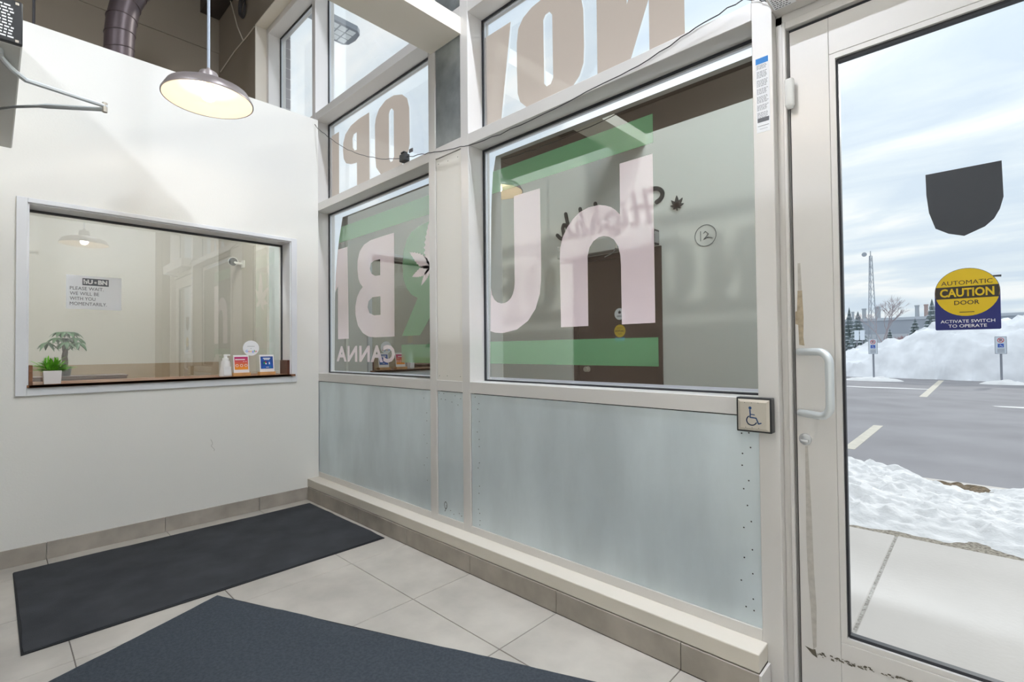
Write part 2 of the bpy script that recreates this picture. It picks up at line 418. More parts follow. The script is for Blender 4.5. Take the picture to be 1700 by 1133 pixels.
# infill sheets
def sheet(x0, x1, z0, z1, m, label):
    gp = .004
    p = obj('infill_panel', B((x0+gp, x1-.0005, .004, .008, z0+.0005, z1-gp), bevel=.0008), m, fr, label=label)
    obj('backing', B((x0, x1, .03, .04, z0, z1)), 'gasket', fr)
    return p
def screws(parent, pts):
    base = None
    for x, z in pts:
        if base is None:
            base = obj('screw', lathe([(0, .0015), (.0022, .001), (.0028, 0)], (0, 0, 0), 8), 'screw'); me = base.data
            me.transform(Matrix.Rotation(PI/2, 4, 'X')); o = base; o.parent = parent
        else: o = bpy.data.objects.new('screw', me); link(o, parent)
        o.location = Vector((x, .0035, z)) - wloc(parent)
pB = sheet(-.045, 1.515, .205, .955, 'galvanised', 'grey green galvanised sheet under the small window')
screws(pB, [(1.455 + (.02 if k % 3 else -.01), .9-.07*k-.02*(k % 2)) for k in range(8)])
pC = sheet(1.582, 1.821, .205, .955, 'galvanised', 'narrow galvanised sheet between the two mullions')
screws(pC, [(1.60, .94), (1.645, .94), (1.62, .905), (1.66, .903), (1.72, .893), (1.775, .88), (1.80, .918), (1.75, .932), (1.66, .27), (1.80, .24), (1.73, .235), (1.70, .25), (1.78, .25)])
pD = sheet(1.887, 3.42, .205, .955, 'galvanised', 'large scratched galvanised sheet under the big window')
screws(pD, [(3.36, .888), (3.385, .892), (3.39, .84), (3.362, .815), (3.36, .772), (3.382, .72), (3.364, .688), (3.376, .63), (3.388, .575), (3.362, .548), (3.39, .475), (3.362, .44), (3.39, .39), (3.35, .355), (3.39, .30), (3.365, .265), (3.392, .26),
            (1.925, .935), (1.955, .90), (1.945, .868), (1.958, .80), (1.94, .74), (1.955, .70), (1.955, .66), (1.955, .57), (1.945, .54), (1.955, .44), (1.95, .40), (1.945, .31), (1.955, .29), (1.957, .25), (1.955, .225)])
pW = sheet(1.582, 1.821, 1.019, 2.376, 'white_panel', 'white painted sheet between the two windows')
screws(pW, [(1.605, 1.045), (1.68, 1.047), (1.80, 1.046), (1.61, 2.34), (1.70, 2.335), (1.79, 2.335)])
sheet(1.582, 1.821, 2.441, 3.15, 'galvanised_dull', 'stained galvanised sheet below the beam end')
sheet(1.582, 1.821, 3.216, 4.36, 'galvanised_dull', 'dark galvanised sheet above the beam')
for a, b in ((.205, .955), (1.019, 2.376), (2.441, 3.15)): sheet(-1.07, -.105, a, b, 'galvanised', None) if False else obj('infill_panel', B((-1.067, -.108, .004, .009, a+.002, b-.003)), 'galvanised', fr)
for nm, pts in (('hook_mark', [(1.655+.012*math.cos(t/3), .272+.02*math.sin(t/3)) for t in range(-4, 16)]+[(1.647, .235)]),):
    obj(nm, stroke(pts, .004, (0, .0039, 0), INSIDE), 'print_black', pC)
# windows
def window(n, bay, z0, z1, label):
    a, b = BAYS[bay]
    w_ = struct('window_%d' % n, ((a+b)/2, YG, z0), label, 'window')
    obj('pane', B((a-.004, b+.004, YG, YG+.006, z0-.004, z1+.004)), 'clear_glass', w_)
    t = .011
    obj('gasket', B((a, a+t, .112, .129, z0, z1), (b-t, b, .112, .129, z0, z1), (a+t, b-t, .112, .129, z0, z0+t*.7), (a+t, b-t, .112, .129, z1-t, z1)), 'gasket', w_)
    t2 = .02
    obj('spacer', B((a+t, a+t2, .118, .131, z0, z1), (b-t2, b-t, .118, .131, z0, z1), (a+t2, b-t2, .118, .131, z0, z0+.011), (a+t2, b-t2, .118, .131, z1-t2, z1-t)), 'frame_alu_satin', w_)
    return w_
w2 = window(2, 'B', 1.019, 2.376, 'small lower storefront window with dark film and pink letters')
w3 = window(3, 'D', 1.019, 2.376, 'big lower storefront window with dark film and pink letters')
w4 = window(4, 'B', 2.441, 3.15, 'small upper storefront window with taupe letters')
w5 = window(5, 'D', 2.441, 3.15, 'big upper storefront window with taupe letters')
w6 = window(6, 'B', 3.216, 4.36, 'clear top window left of the beam')
w7 = window(7, 'D', 3.216, 4.36, 'clear top window right of the beam')
w8 = window(8, 'A', 3.216, 4.36, 'clear high side window behind the partition')
w9 = window(9, 'E', 2.441, 3.15, 'clear window over the glass door')
w10 = window(10, 'E', 3.216, 4.36, 'clear top window over the glass door')
# --- dark film and cut vinyl, printed to be read from the car park
filmD = [(1.976, 2.323), (1.957, 2.244), (1.942, 2.123), (1.934, 2.0), (1.924, 1.556), (1.912, 1.041), (3.406, 1.041), (3.406, 2.323)]
filmB = [(.163, 2.316), (.11, 2.168), (.08, 2.056), (.041, 1.858), (.025, 1.628), (.012, 1.037), (1.5, 1.037), (1.5, 2.316)]
fy = lambda k: (0, YG-.0006-.0004*k, 0)
obj('window_film', poly(filmD, (), fy(0), INSIDE), 'film_dark', w3, label='dark brown window film')
obj('window_film', poly(filmB, (), fy(0), INSIDE), 'film_dark', w2, label='dark brown window film')
T = {
'h': [(2.793, 2.061), (2.96, 2.061), (2.961, 1.312), (2.794, 1.312), (2.793, 1.588), (2.79, 1.635), (2.78, 1.677), (2.757, 1.712), (2.73, 1.73), (2.702, 1.738), (2.674, 1.737), (2.643, 1.723), (2.62, 1.696), (2.608, 1.656), (2.607, 1.312), (2.439, 1.312), (2.436, 1.659), (2.439, 1.719), (2.455, 1.77), (2.485, 1.817), (2.522, 1.853), (2.563, 1.879), (2.617, 1.893), (2.677, 1.892), (2.714, 1.882), (2.746, 1.867), (2.769, 1.848), (2.792, 1.823)],
'U': [(2.116, 2.059), (2.309, 2.059), (2.311, 1.649), (2.309, 1.565), (2.3, 1.494), (2.268, 1.417), (2.214, 1.356), (2.13, 1.311), (2.02, 1.295), (1.96, 1.299), (1.919, 1.309), (1.926, 1.563), (1.936, 1.52), (1.956, 1.491), (1.981, 1.473), (2.011, 1.465), (2.039, 1.466), (2.064, 1.474), (2.087, 1.49), (2.103, 1.513), (2.113, 1.542), (2.117, 1.576)],
'B': [(.923, 2.057), (.923, 1.303), (.66, 1.303), (.564, 1.311), (.478, 1.342), (.405, 1.403), (.368, 1.489), (.366, 1.558), (.393, 1.631), (.432, 1.674), (.482, 1.704), (.44, 1.737), (.416, 1.775), (.401, 1.856), (.405, 1.924), (.435, 1.989), (.502, 2.034), (.6, 2.054), (.774, 2.057)],
'B1': [(.736, 1.89), (.736, 1.769), (.664, 1.771), (.61, 1.795), (.588, 1.836), (.604, 1.875), (.652, 1.89)],
'B2': [(.737, 1.611), (.737, 1.471), (.648, 1.471), (.579, 1.493), (.553, 1.54), (.568, 1.586), (.622, 1.611)],
'N': [(.082, 2.057), (.243, 2.057), (.259, 1.302), (.078, 1.302), (.077, 1.75), (.035, 1.702), (.031, 1.73), (.044, 1.858), (.08, 2.04)],
'R': [(1.5, 2.06), (1.326, 2.06), (1.24, 2.053), (1.14, 2.026), (1.081, 1.98), (1.042, 1.908), (1.028, 1.81), (1.038, 1.709), (1.078, 1.638), (1.135, 1.589), (1.207, 1.56), (1.016, 1.304), (1.232, 1.304), (1.395, 1.475), (1.5, 1.475)],
'E': [(-.02, 3.052), (.106, 3.052), (.106, 2.494), (-.02, 2.494)],
'P': [(.59, 3.053), (.592, 2.494), (.399, 2.494), (.399, 2.711), (.31, 2.722), (.225, 2.752), (.185, 2.8), (.174, 2.87), (.178, 2.932), (.215, 2.995), (.307, 3.039), (.428, 3.053)],
'P1': [(.398, 2.956), (.398, 2.815), (.363, 2.819), (.335, 2.85), (.332, 2.925), (.351, 2.953)],
'O': [(.671, 2.922), (.685, 2.976), (.73, 3.03), (.82, 3.064), (.93, 3.062), (1.033, 3.03), (1.096, 2.98), (1.121, 2.903), (1.123, 2.65), (1.107, 2.601), (1.058, 2.541), (.974, 2.506), (.857, 2.494), (.755, 2.522), (.686, 2.596), (.673, 2.686)],
'O1': [(.864, 2.945), (.877, 2.969), (.902, 2.975), (.927, 2.95), (.928, 2.614), (.907, 2.585), (.882, 2.585), (.863, 2.614)],
'W': [(1.906, 3.053), (2.106, 3.053), (2.019, 2.494), (1.906, 2.494)],
'O2': [(2.151, 2.91), (2.163, 2.985), (2.2, 3.03), (2.265, 3.058), (2.33, 3.066), (2.41, 3.06), (2.489, 3.04), (2.55, 3.0), (2.588, 2.945), (2.6, 2.88), (2.602, 2.694), (2.597, 2.614), (2.572, 2.56), (2.528, 2.522), (2.452, 2.499), (2.34, 2.493), (2.267, 2.504), (2.215, 2.53), (2.172, 2.572), (2.154, 2.625), (2.15, 2.758)],
'O3': [(2.343, 2.95), (2.358, 2.971), (2.386, 2.974), (2.404, 2.95), (2.406, 2.618), (2.389, 2.59), (2.361, 2.587), (2.345, 2.608)],
'Nn': [(2.678, 3.053), (2.678, 2.494), (2.846, 2.494), (2.952, 2.76), (2.952, 2.494), (3.115, 2.494), (3.115, 3.053), (2.948, 3.053), (2.842, 2.788), (2.842, 3.053)],
}
obj('green_band', poly([(1.953, 2.239), (2.963, 2.239), (2.963, 2.11), (1.942, 2.11)], (), fy(1), INSIDE), 'film_green', w3, label='green vinyl band along the top')
obj('green_band', poly([(1.917, 1.248), (2.974, 1.248), (2.974, 1.12), (1.915, 1.12)], (), fy(1), INSIDE), 'film_green', w3, label='green vinyl band along the bottom')
obj('vinyl_letter', poly(T['h'], (), fy(1), INSIDE), 'film_pink', w3, label='pale pink letter h seen from behind')
obj('vinyl_letter', poly(T['U'], (), fy(1), INSIDE), 'film_pink', w3, label='pale pink letter U seen from behind')
obj('green_band', poly([(.138, 2.239), (1.5, 2.239), (1.5, 2.11), (.095, 2.11)], (), fy(1), INSIDE), 'film_green', w2)
obj('green_band', poly([(1.01, 1.242), (1.5, 1.242), (1.5, 1.116), (1.01, 1.116)], (), fy(1), INSIDE), 'film_green', w2)
obj('vinyl_letter', poly(T['B'], (T['B1'], T['B2']), fy(1), INSIDE), 'film_pink', w2, label='pale pink letter B seen from behind')
obj('vinyl_letter', poly(T['N'], (), fy(1), INSIDE), 'film_pink', w2, label='pale pink letter N cut by the window edge')
obj('vinyl_letter', poly(T['R'], (), fy(1), INSIDE), 'film_green', w2, label='green letter R seen from behind')
def leaflet(L, wd, ang, cx, cy, teeth=0):
    n = max(8, teeth*2); l, r = [], []
    for k in range(n+1):
        t = k/n; h = wd*math.sin(PI*min(1, t**.8))**.9*(1-.25*t)
        if teeth and k % 2 and 0 < k < n: h *= .8
        l.append((L*t, h)); r.append((L*t, -h))
    pts = l + r[::-1][1:-1]; c, s = math.cos(ang), math.sin(ang)
    return [(cx+x*c-y*s, cy+x*s+y*c) for x, y in pts]
def hemp(cx, cy, R, wd, org, ax, th=0., teeth=0, stem=.35):
    bm = bmesh.new()
    for a, f in ((90, 1), (52, .86), (128, .86), (14, .66), (166, .66), (-28, .42), (208, .42)):
        poly(leaflet(R*f, wd*f**.7, math.radians(a), cx, cy, teeth), (), org, ax, th, bm)
    stroke([(cx, cy), (cx, cy-R*stem)], wd*.3, org, ax, th, bm)
    return bm
bm = bmesh.new()
for tip, wd in (((1.115, 1.887), .05), ((1.345, 2.07), .075), ((1.142, 1.712), .04), ((1.247, 1.64), .028), ((1.5, 1.9), .045), ((1.48, 1.7), .04)):
    dx, dz = tip[0]-1.35, tip[1]-1.755
    poly(leaflet(math.hypot(dx, dz), wd, math.atan2(dz, dx), 1.35, 1.755, 9), (), fy(2), INSIDE, 0, bm)
obj('vinyl_leaf', bm, 'film_pink', w2, label='pale pink serrated leaf over the green letter')
text('vinyl_lettering', 'CANNA', -.927, -.051, 1.113, 1.244, (0, YG-.0014, 0), OUTSIDE, 'film_pink', w2, bold=.035, spacing=1.12)
for k, hs, wdw, lb in (('P', ('P1',), w4, 'P'), ('O', ('O1',), w4, 'O'), ('E', (), w4, 'E at the window edge'), ('W', (), w5, 'W cut by the window edge'), ('O2', ('O3',), w5, 'O'), ('Nn', (), w5, 'N')):
    obj('vinyl_letter', poly(T[k], [T[h] for h in hs], fy(0), INSIDE), 'film_taupe', wdw, label='taupe letter %s seen from behind' % lb)

# ================================================================== GLASS DOOR
LX0, LX1, LZ0, LZ1, LY0, LY1 = 3.529, 4.53, .012, 2.304, .05, .095
df = struct('trim_8', (4.03, .05, 0), 'pale aluminium frame round the glass door', 'door frame')
obj('jamb', B((3.487, 3.508, .046, .14, 0, 2.372), bevel=.001), 'frame_alu', df)
obj('door_stop', B((3.508, 3.5195, .036, .14, 0, 2.343), bevel=.002), 'frame_alu', df)
obj('jamb', B((4.555, 4.58, .046, .14, 0, 2.372), bevel=.001), 'frame_alu', df)
obj('head', B((3.487, 4.58, .046, .14, 2.343, 2.376), bevel=.001), 'frame_alu', df)
obj('door_stop', B((3.5195, 4.555, .036, .14, 2.317, 2.343), bevel=.002), 'frame_alu', df)
obj('weatherstrip', B((3.5195, 3.5258, .054, .135, 0, 2.317), bevel=.001), 'charcoal_grey', df)
obj('shadow_gap', B((3.5258, 3.5288, .058, .135, 0, 2.317), (3.5195, 4.555, .058, .135, 2.3045, 2.317), (4.531, 4.555, .058, .135, 0, 2.317)), 'gasket', df)
obj('threshold', B((3.487, 4.58, -.02, .16, 0, .011), bevel=.003), 'frame_alu_satin', df)
d1 = struct('door_1', (LX0, LY0, 0), 'glass entrance door in a pale aluminium frame with a pull handle', 'door')
GX0, GX1, GZ0, GZ1 = 3.667, 4.392, .25, 2.156
bd = .022
obj('stile', B((LX0, GX0-bd, LY0, LY1, LZ0, LZ1), bevel=.001), 'frame_alu', d1)
obj('stile', B((GX1+bd, LX1, LY0, LY1, LZ0, LZ1), bevel=.001), 'frame_alu', d1)
obj('rail', B((GX0-bd+.0006, GX1+bd-.0006, LY0, LY1, GZ1+bd, LZ1), bevel=.001), 'frame_alu', d1)
obj('rail', B((GX0-bd+.0006, GX1+bd-.0006, LY0, LY1, LZ0, GZ0-bd), bevel=.001), 'frame_alu', d1)
obj('glazing_bead', B((GX0-bd+.0008, GX0-.004, LY0+.001, LY1, GZ0-bd+.001, GZ1+bd-.001), (GX1+.004, GX1+bd-.0008, LY0+.001, LY1, GZ0-bd+.001, GZ1+bd-.001),
    (GX0-.004, GX1+.004, LY0+.001, LY1, GZ1+.004, GZ1+bd-.001), (GX0-.004, GX1+.004, LY0+.001, LY1, GZ0-bd+.001, GZ0-.004)), 'frame_alu', d1)
obj('gasket', B((GX0-.004, GX0+.003, .062, .083, GZ0, GZ1), (GX1-.003, GX1+.004, .062, .083, GZ0, GZ1), (GX0, GX1, .062, .083, GZ1-.006, GZ1+.004), (GX0, GX1, .062, .083, GZ0-.004, GZ0+.006)), 'gasket', d1)
obj('pane', B((GX0-.002, GX1+.002, .07, .076, GZ0-.002, GZ1+.002)), 'clear_glass', d1)
hp = [Vector((3.54, .048, 1.183)), Vector((3.575, .018, 1.183)), Vector((3.61, -.012, 1.183))]
for k in range(7):
    a = PI/2*(k+1)/7; hp.append(Vector((3.61+.034*math.sin(a), -.012-.018*math.sin(a), 1.183-.036*(1-math.cos(a)))))
lo = [Vector((p.x, p.y, 2.156-p.z)) for p in hp[::-1]]
obj('pull_handle', tube(hp+lo, .0125, 14), 'arm_grey', d1, smooth=True, label='round bar pull handle')
lk = obj('lock_cylinder', lathe([(0, .004), (.016, .004), (.019, .002), (.02, 0)], (0, 0, 0), 24), 'frame_alu_satin', None, smooth=True); lk.parent = d1
lk.data.transform(Matrix.Rotation(PI/2, 4, 'X')); lk.location = Vector((3.554, .05, .883)) - wloc(d1)
kw = obj('thumb_turn', B((3.541, 3.567, .030, .047, .872, .884), bevel=.004, seg=2), 'frame_alu_satin', d1, smooth=True)
dp = (0, LY0-.0006, 0)
obj('tape_residue', poly([(3.539, 1.395), (3.553, 1.395), (3.5535, 1.369), (3.556, 1.3), (3.554, 1.233), (3.557, 1.204), (3.541, 1.207), (3.539, 1.276), (3.5305, 1.28), (3.5305, 1.322), (3.536, 1.324)], (), dp, INSIDE), 'tape_brown', d1, label='brown strip of old tape residue')
obj('tape_residue', poly([(3.541, 1.49), (3.549, 1.49), (3.552, 1.396), (3.54, 1.396)], (), dp, INSIDE), 'tape_pale', d1)
obj('tape_residue', poly([(3.553, .859), (3.561, .86), (3.568, .639), (3.572, .436), (3.577, .32), (3.575, .185), (3.565, .174), (3.56, .31), (3.554, .41), (3.551, .532)], (), dp, INSIDE), 'tape_pale', d1)
bm = poly([(3.54, .176), (3.562, .172), (3.571, .176), (3.577, .149), (3.564, .154)], (), dp, INSIDE)
for k in range(60):
    t = random.random(); x = 3.575+.25*t; z = .163+.018*t+random.uniform(-.008, .008)*(1-.6*t)
    s = random.uniform(.002, .007)
    poly([(x, z), (x+s*1.6, z-s*.3), (x+s*1.4, z+s*.5), (x+s*.3, z+s*.6)], (), (0, dp[1]-.00003*k, 0), INSIDE, 0, bm)
obj('scuff_mark', bm, 'scuff_dark', d1, label='dark scuffed scratches near the bottom')
sy = .0695
shield = [(3.885, 1.717), (4.049, 1.717), (4.051, 1.615), (4.043, 1.582), (4.031, 1.557), (4.012, 1.538), (3.968, 1.518), (3.934, 1.53), (3.905, 1.55), (3.891, 1.6), (3.886, 1.654)]
obj('shield_sticker', poly(shield, (), (0, sy, 0), INSIDE, .0006), 'sticker_black', d1, label='blank dark grey shield sticker')
cx, cr = 3.9695, .07
cz = 1.354
arch = [(3.902, 1.245), (4.037, 1.245), (4.0395, 1.2475), (4.0395, cz)] + circ(cx, cz, cr, 24, 0, PI)[1:] + [(3.8995, cz), (3.8995, 1.2475)]
cs = obj('caution_sticker', poly(arch, (), (0, sy, 0), INSIDE, .0005), 'sticker_navy', d1, label='round topped yellow and navy caution sticker')
obj('yellow_disc', poly(circ(cx, cz, .069, 40), (), (0, sy-.0007, 0), INSIDE), 'sticker_yellow', cs)
hb = .0175
obj('black_band', poly([(cx-.0668, cz-hb), (cx+.0668, cz-hb), (cx+.0688, cz), (cx+.0668, cz+hb), (cx-.0668, cz+hb), (cx-.0688, cz)], (), (0, sy-.0009, 0), INSIDE), 'sticker_dark', cs)
text('lettering', 'AUTOMATIC', cx-.055, cx+.055, cz+.0225, cz+.035, (0, sy-.0011, 0), INSIDE, 'sticker_dark', cs)
text('lettering', 'CAUTION', cx-.058, cx+.058, cz-.0125, cz+.0125, (0, sy-.0011, 0), INSIDE, 'sticker_yellow', cs, bold=.03)
text('lettering', 'DOOR', cx-.027, cx+.027, cz-.036, cz-.0235, (0, sy-.0011, 0), INSIDE, 'sticker_dark', cs, bold=.012)
text('lettering', 'ACTIVATE SWITCH', cx-.058, cx+.058, 1.2655, 1.2745, (0, sy-.0011, 0), INSIDE, 'print_white', cs, bold=.004)
text('lettering', 'TO OPERATE', cx-.041, cx+.041, 1.252, 1.261, (0, sy-.0011, 0), INSIDE, 'print_white', cs, bold=.004)
obj('fine_print', poly(rectp(cx-.016, cx+.016, cz-.0585, cz-.0565), (), (0, sy-.0011, 0), INSIDE), 'sticker_dark', cs)
# door operator over the glass door
op1 = thing('door_operator', 'pale grey door operator housing over the glass door', 'door operator', (4.0, -.04, 2.372))
obj('housing', B((3.49, 4.52, -.115, .046, 2.3725, 2.49), bevel=.004), 'frame_alu', op1)
bm = bmesh.new()
for k in range(9):
    y = -.10+.011*k; x = 3.502
    for j in range(5):
        l = random.uniform(.004, .01); B((x, x+l, y, y+.004, 2.3716, 2.3724), bm=bm); x += l+.003
obj('label_print', bm, 'print_grey', op1)
obj('label_plate', B((3.497, 3.565, -.108, -.004, 2.3720, 2.3726)), 'white_paper', op1)
obj('arm', tube([(3.95, -.05, 2.36), (3.95, -.05, 2.345), (4.2, -.16, 2.335), (4.35, .03, 2.335)], .009, 8), 'arm_grey', op1)
# accessible push plate
pp = thing('push_plate', 'square steel push plate with blue wheelchair symbol in a black bezel', 'door button', (3.415, 0, .962))
obj('bezel', B((3.357, 3.473, -.036, 0, .902, 1.023), bevel=.003, seg=2), 'black_plastic', pp)
bm = bmesh.new()
xa, xb, za, zb = 3.363, 3.467, .908, 1.017; s = .009
v0 = [bm.verts.new((x, -.0365, z)) for x, z in ((xa, za), (xb, za), (xb, zb), (xa, zb))]; v1 = [bm.verts.new((x, -.0425, z)) for x, z in ((xa+s, za+s), (xb-s, za+s), (xb-s, zb-s), (xa+s, zb-s))]
for i in range(4): bm.faces.new((v0[i], v0[(i+1) % 4], v1[(i+1) % 4], v1[i]))
bm.faces.new(v1); bm.faces.new(v0[::-1])
pl = obj('plate', bm, 'steel_plate', pp)
so = (3.365, -.0428, .908); q = .108
W_ = [(.37, .67), (.38, .53), (.37, .43), (.555, .415), (.625, .235), (.70, .265)]
bm = stroke([(a*q, b*q) for a, b in W_], .0042, so, INSIDE)
stroke([(.38*q, .53*q), (.505*q, .52*q)], .0032, so, INSIDE, 0, bm)
stroke([(.42*q+.0168*math.cos(a), .335*q+.0168*math.sin(a)) for a in [math.radians(125+ (335-125)*k/18) for k in range(19)]], .0036, so, INSIDE, 0, bm)
poly(circ(.375*q, .735*q, .0052, 16), (), (so[0], so[1]-.0001, so[2]), INSIDE, 0, bm)
obj('wheelchair_symbol', bm, 'access_blue', pl)
for px, pz in ((.21, .9), (.42, .9), (.62, .91), (.23, .1), (.43, .1), (.63, .1)):
    obj('screw', poly(circ(px*q, pz*q, .0012, 8), (), so, INSIDE, .0003), 'screw', pl)
# warning label strip
lb = thing('warning_label', 'tall white instruction label with blue header on the door mullion', 'label', (3.453, 0, 1.962))
obj('paper', B((3.432, 3.476, -.0008, -.0001, 1.962, 2.228)), 'white_paper', lb)
obj('header', poly(rectp(3.432, 3.473, 2.207, 2.228), (), (0, -.0011, 0), INSIDE), 'print_blue', lb)
bm = bmesh.new(); z = 2.203
while z > 2.018:
    for r in range(random.choice((4, 5, 6))):
        x = 3.435
        while x < 3.466:
            l = random.uniform(.003, .009); poly(rectp(x, min(x+l, 3.472), z-.0016, z), (), (0, -.0011, 0), INSIDE, 0, bm); x += l+.0018
        z -= .0042
    z -= .006
obj('print', bm, 'print_grey', lb)
obj('print_block', poly(rectp(3.435, 3.473, 1.998, 2.013), (), (0, -.0011, 0), INSIDE), 'print_grey', lb)
obj('print', poly(rectp(3.436, 3.472, 1.984, 1.9855), (), (0, -.0011, 0), INSIDE), 'print_black', lb)
obj('print', poly(rectp(3.442, 3.468, 1.973, 1.9745), (), (0, -.0011, 0), INSIDE), 'print_lightgrey', lb)
# alarm contact
ac = thing('alarm_contact', 'small white plastic alarm contact on the door edge', 'sensor', (3.537, .03, 2.03))
obj('body', B((3.518, 3.547, .012, .036, 2.032, 2.13), bevel=.008, seg=3), 'white_plastic', ac, smooth=True)
obj('cap', B((3.522, 3.545, .014, .034, 2.026, 2.034), bevel=.004), 'fixture_white', ac)

# ================================================================== RECEPTION WINDOW
w1 = struct('window_1', (0, -.98, .959), 'long reception window with pale casing in the cream wall', 'window')
CY0, CY1, CZ0, CZ1 = -1.78, -.183, .959, 2.108
obj('casing', B((0, .015, CY0, OY0, CZ0, CZ1), bevel=.002), 'window_casing', w1)
obj('casing', B((0, .015, OY1, CY1, CZ0, CZ1), bevel=.002), 'window_casing', w1)
obj('casing', B((0, .015, OY0, OY1, OZ1, CZ1), bevel=.002), 'window_casing', w1)
obj('casing', B((0, .015, OY0, OY1, CZ0, OZ0-.001), bevel=.002), 'window_casing', w1)
obj('lining', B((PX-.01, 0, OY0, OY0+.008, OZ0, OZ1), (PX-.01, 0, OY1-.008, OY1, OZ0, OZ1), (PX-.01, 0, OY0+.008, OY1-.008, OZ1-.008, OZ1)), 'window_casing', w1)
RG = -.155
obj('gasket', B((RG-.006, RG+.012, OY0+.008, OY1-.008, OZ1-.022, OZ1-.008), (RG-.006, RG+.012, OY1-.017, OY1-.008, OZ0, OZ1-.022)), 'charcoal', w1)
obj('pane', B((RG-.003, RG+.003, OY0+.006, OY1-.006, OZ0, OZ1-.006)), 'reception_glass', w1)
lg = thing('wood_ledge', 'brown wooden ledge with low end boards under the reception window', 'ledge', (0, -.97, 1.006))
LT = 1.022
obj('board', B((-.42, .03, OY0+.009, OY1-.009, 1.0065, LT), (.0155, .03, OY0+.001, -.202, 1.0065, LT), bevel=.0015), 'wood_ledge', lg)
obj('end_board', B((-.15, -.001, OY0+.009, OY0+.026, LT, 1.136), bevel=.0015), 'wood_ledge', lg)
obj('end_board', B((-.15, -.001, OY1-.026, OY1-.009, LT, 1.134), bevel=.0015), 'dark_wood', lg)
# paper notice taped to the glass
nx = RG+.0036
nt_ = thing('paper_notice', 'white printed please wait notice taped to the reception glass', 'sign', (nx, -1.416, 1.484))
obj('sheet', B((nx, nx+.0006, -1.553, -1.279, 1.484, 1.699)), 'white_paper', nt_)
no = (nx+.0009, 0, 0); no2 = (nx+.0012, 0, 0)
obj('logo_block', poly(rectp(-1.476, -1.345, 1.638, 1.683), (), no, LEFTW), 'print_grey', nt_)
text('lettering', 'hU', -1.471, -1.425, 1.647, 1.676, no2, LEFTW, 'print_white', nt_, bold=.05)
text('lettering', 'BN', -1.399, -1.352, 1.647, 1.676, no2, LEFTW, 'print_white', nt_, bold=.05)
obj('leaf_mark', hemp(-1.412, 1.655, .014, .002, no2, LEFTW), 'print_white', nt_)
for s_, wd, z0 in (('PLEASE WAIT.', .165, 1.606), ('WE WILL BE', .142, 1.573), ('WITH YOU', .124, 1.541), ('MOMENTARILY.', .182, 1.508)):
    text('lettering', s_, -1.536, -1.536+wd, z0, z0+.021, no, LEFTW, 'print_grey', nt_)
# round review sticker
gs = thing('round_sticker', 'round white review sticker with coloured lettering on the reception glass', 'sticker', (nx, -.4725, 1.172))
obj('disc', poly(circ(-.4725, 1.2315, .0595, 40), (), (nx, 0, 0), LEFTW, .0005), 'white_paper', gs)
u = -.512
for i, (ch, wd) in enumerate(zip('Google', (.016, .012, .012, .012, .005, .012))):
    dz = .006 if ch == 'g' else 0
    hh = {'G': .017, 'l': .017}.get(ch, .011 + dz)
    text('lettering', ch, u, u+wd, 1.2-dz, 1.2-dz+hh, no, LEFTW, 'print_g%d' % i, gs, bold=.01); u += wd+.0025
obj('fine_print', poly(rectp(-.5, -.446, 1.244, 1.2475), (), no, LEFTW), 'print_lightgrey', gs)
obj('fine_print', poly(rectp(-.478, -.468, 1.2275, 1.2305), (), no, LEFTW), 'print_lightgrey', gs)
# small bright plant in a white square pot
pc = Vector((-.06, -1.621, LT))
pt = thing('potted_plant', 'bushy bright green plant in a white square pot on the ledge', 'plant', pc)
bm = bmesh.new()
for (a, z) in ((.036, 0), (.0405, .078)):
    pass
v = [[bm.verts.new((pc.x+sx*a, pc.y+sy_*a, pc.z+z)) for sx, sy_ in ((-1, -1), (1, -1), (1, 1), (-1, 1))] for a, z in ((.037, 0), (.041, .079), (.036, .079), (.034, .066))]
for a, b in zip(v, v[1:]):
    for i in range(4): bm.faces.new((a[i], a[(i+1) % 4], b[(i+1) % 4], b[i]))
bm.faces.new(v[0][::-1])
obj('pot', bm, 'pot_white', pt)
obj('soil', B((pc.x-.034, pc.x+.034, pc.y-.034, pc.y+.034, LT+.05, LT+.067)), 'soil', pt)
bm = bmesh.new(); rnd = random.Random(3)
def blade(bm, base, d, L, wd, droop):
    d = d.normalized(); side = d.cross(Vector((0, 0, 1)))
    side = side.normalized() if side.length > .05 else Vector((1, 0, 0))
    pr = None
    for k in range(5):
        t = k/4; p = base + d*L*t + Vector((0, 0, -droop*L*t*t)); ww = wd*math.sin(PI*min(.97, .12+.85*t))
        cur = (bm.verts.new(p-side*ww), bm.verts.new(p+Vector((0, 0, ww*.35))), bm.verts.new(p+side*ww))
        if pr: bm.faces.new((pr[0], pr[1], cur[1], cur[0])); bm.faces.new((pr[1], pr[2], cur[2], cur[1]))
        pr = cur
for k in range(230):
    a = rnd.uniform(0, 2*PI); tilt = rnd.uniform(.05, 1.25)
    d = Vector((math.cos(a)*math.sin(tilt)*.8, math.sin(a)*math.sin(tilt)*1.15, math.cos(tilt)))
    st = Vector((pc.x+rnd.uniform(-.02, .02), pc.y+rnd.uniform(-.02, .02), LT+.066)); L = rnd.uniform(.07, .125)
    b0 = st + d*L*rnd.uniform(.1, .55)
    blade(bm, b0, d + Vector((rnd.uniform(-.4, .4), rnd.uniform(-.4, .4), rnd.uniform(-.2, .3))), L*.55, rnd.uniform(.0035, .006), .25)
fo = obj('foliage', bm, 'leaf_bright', pt); fo['kind'] = 'stuff'
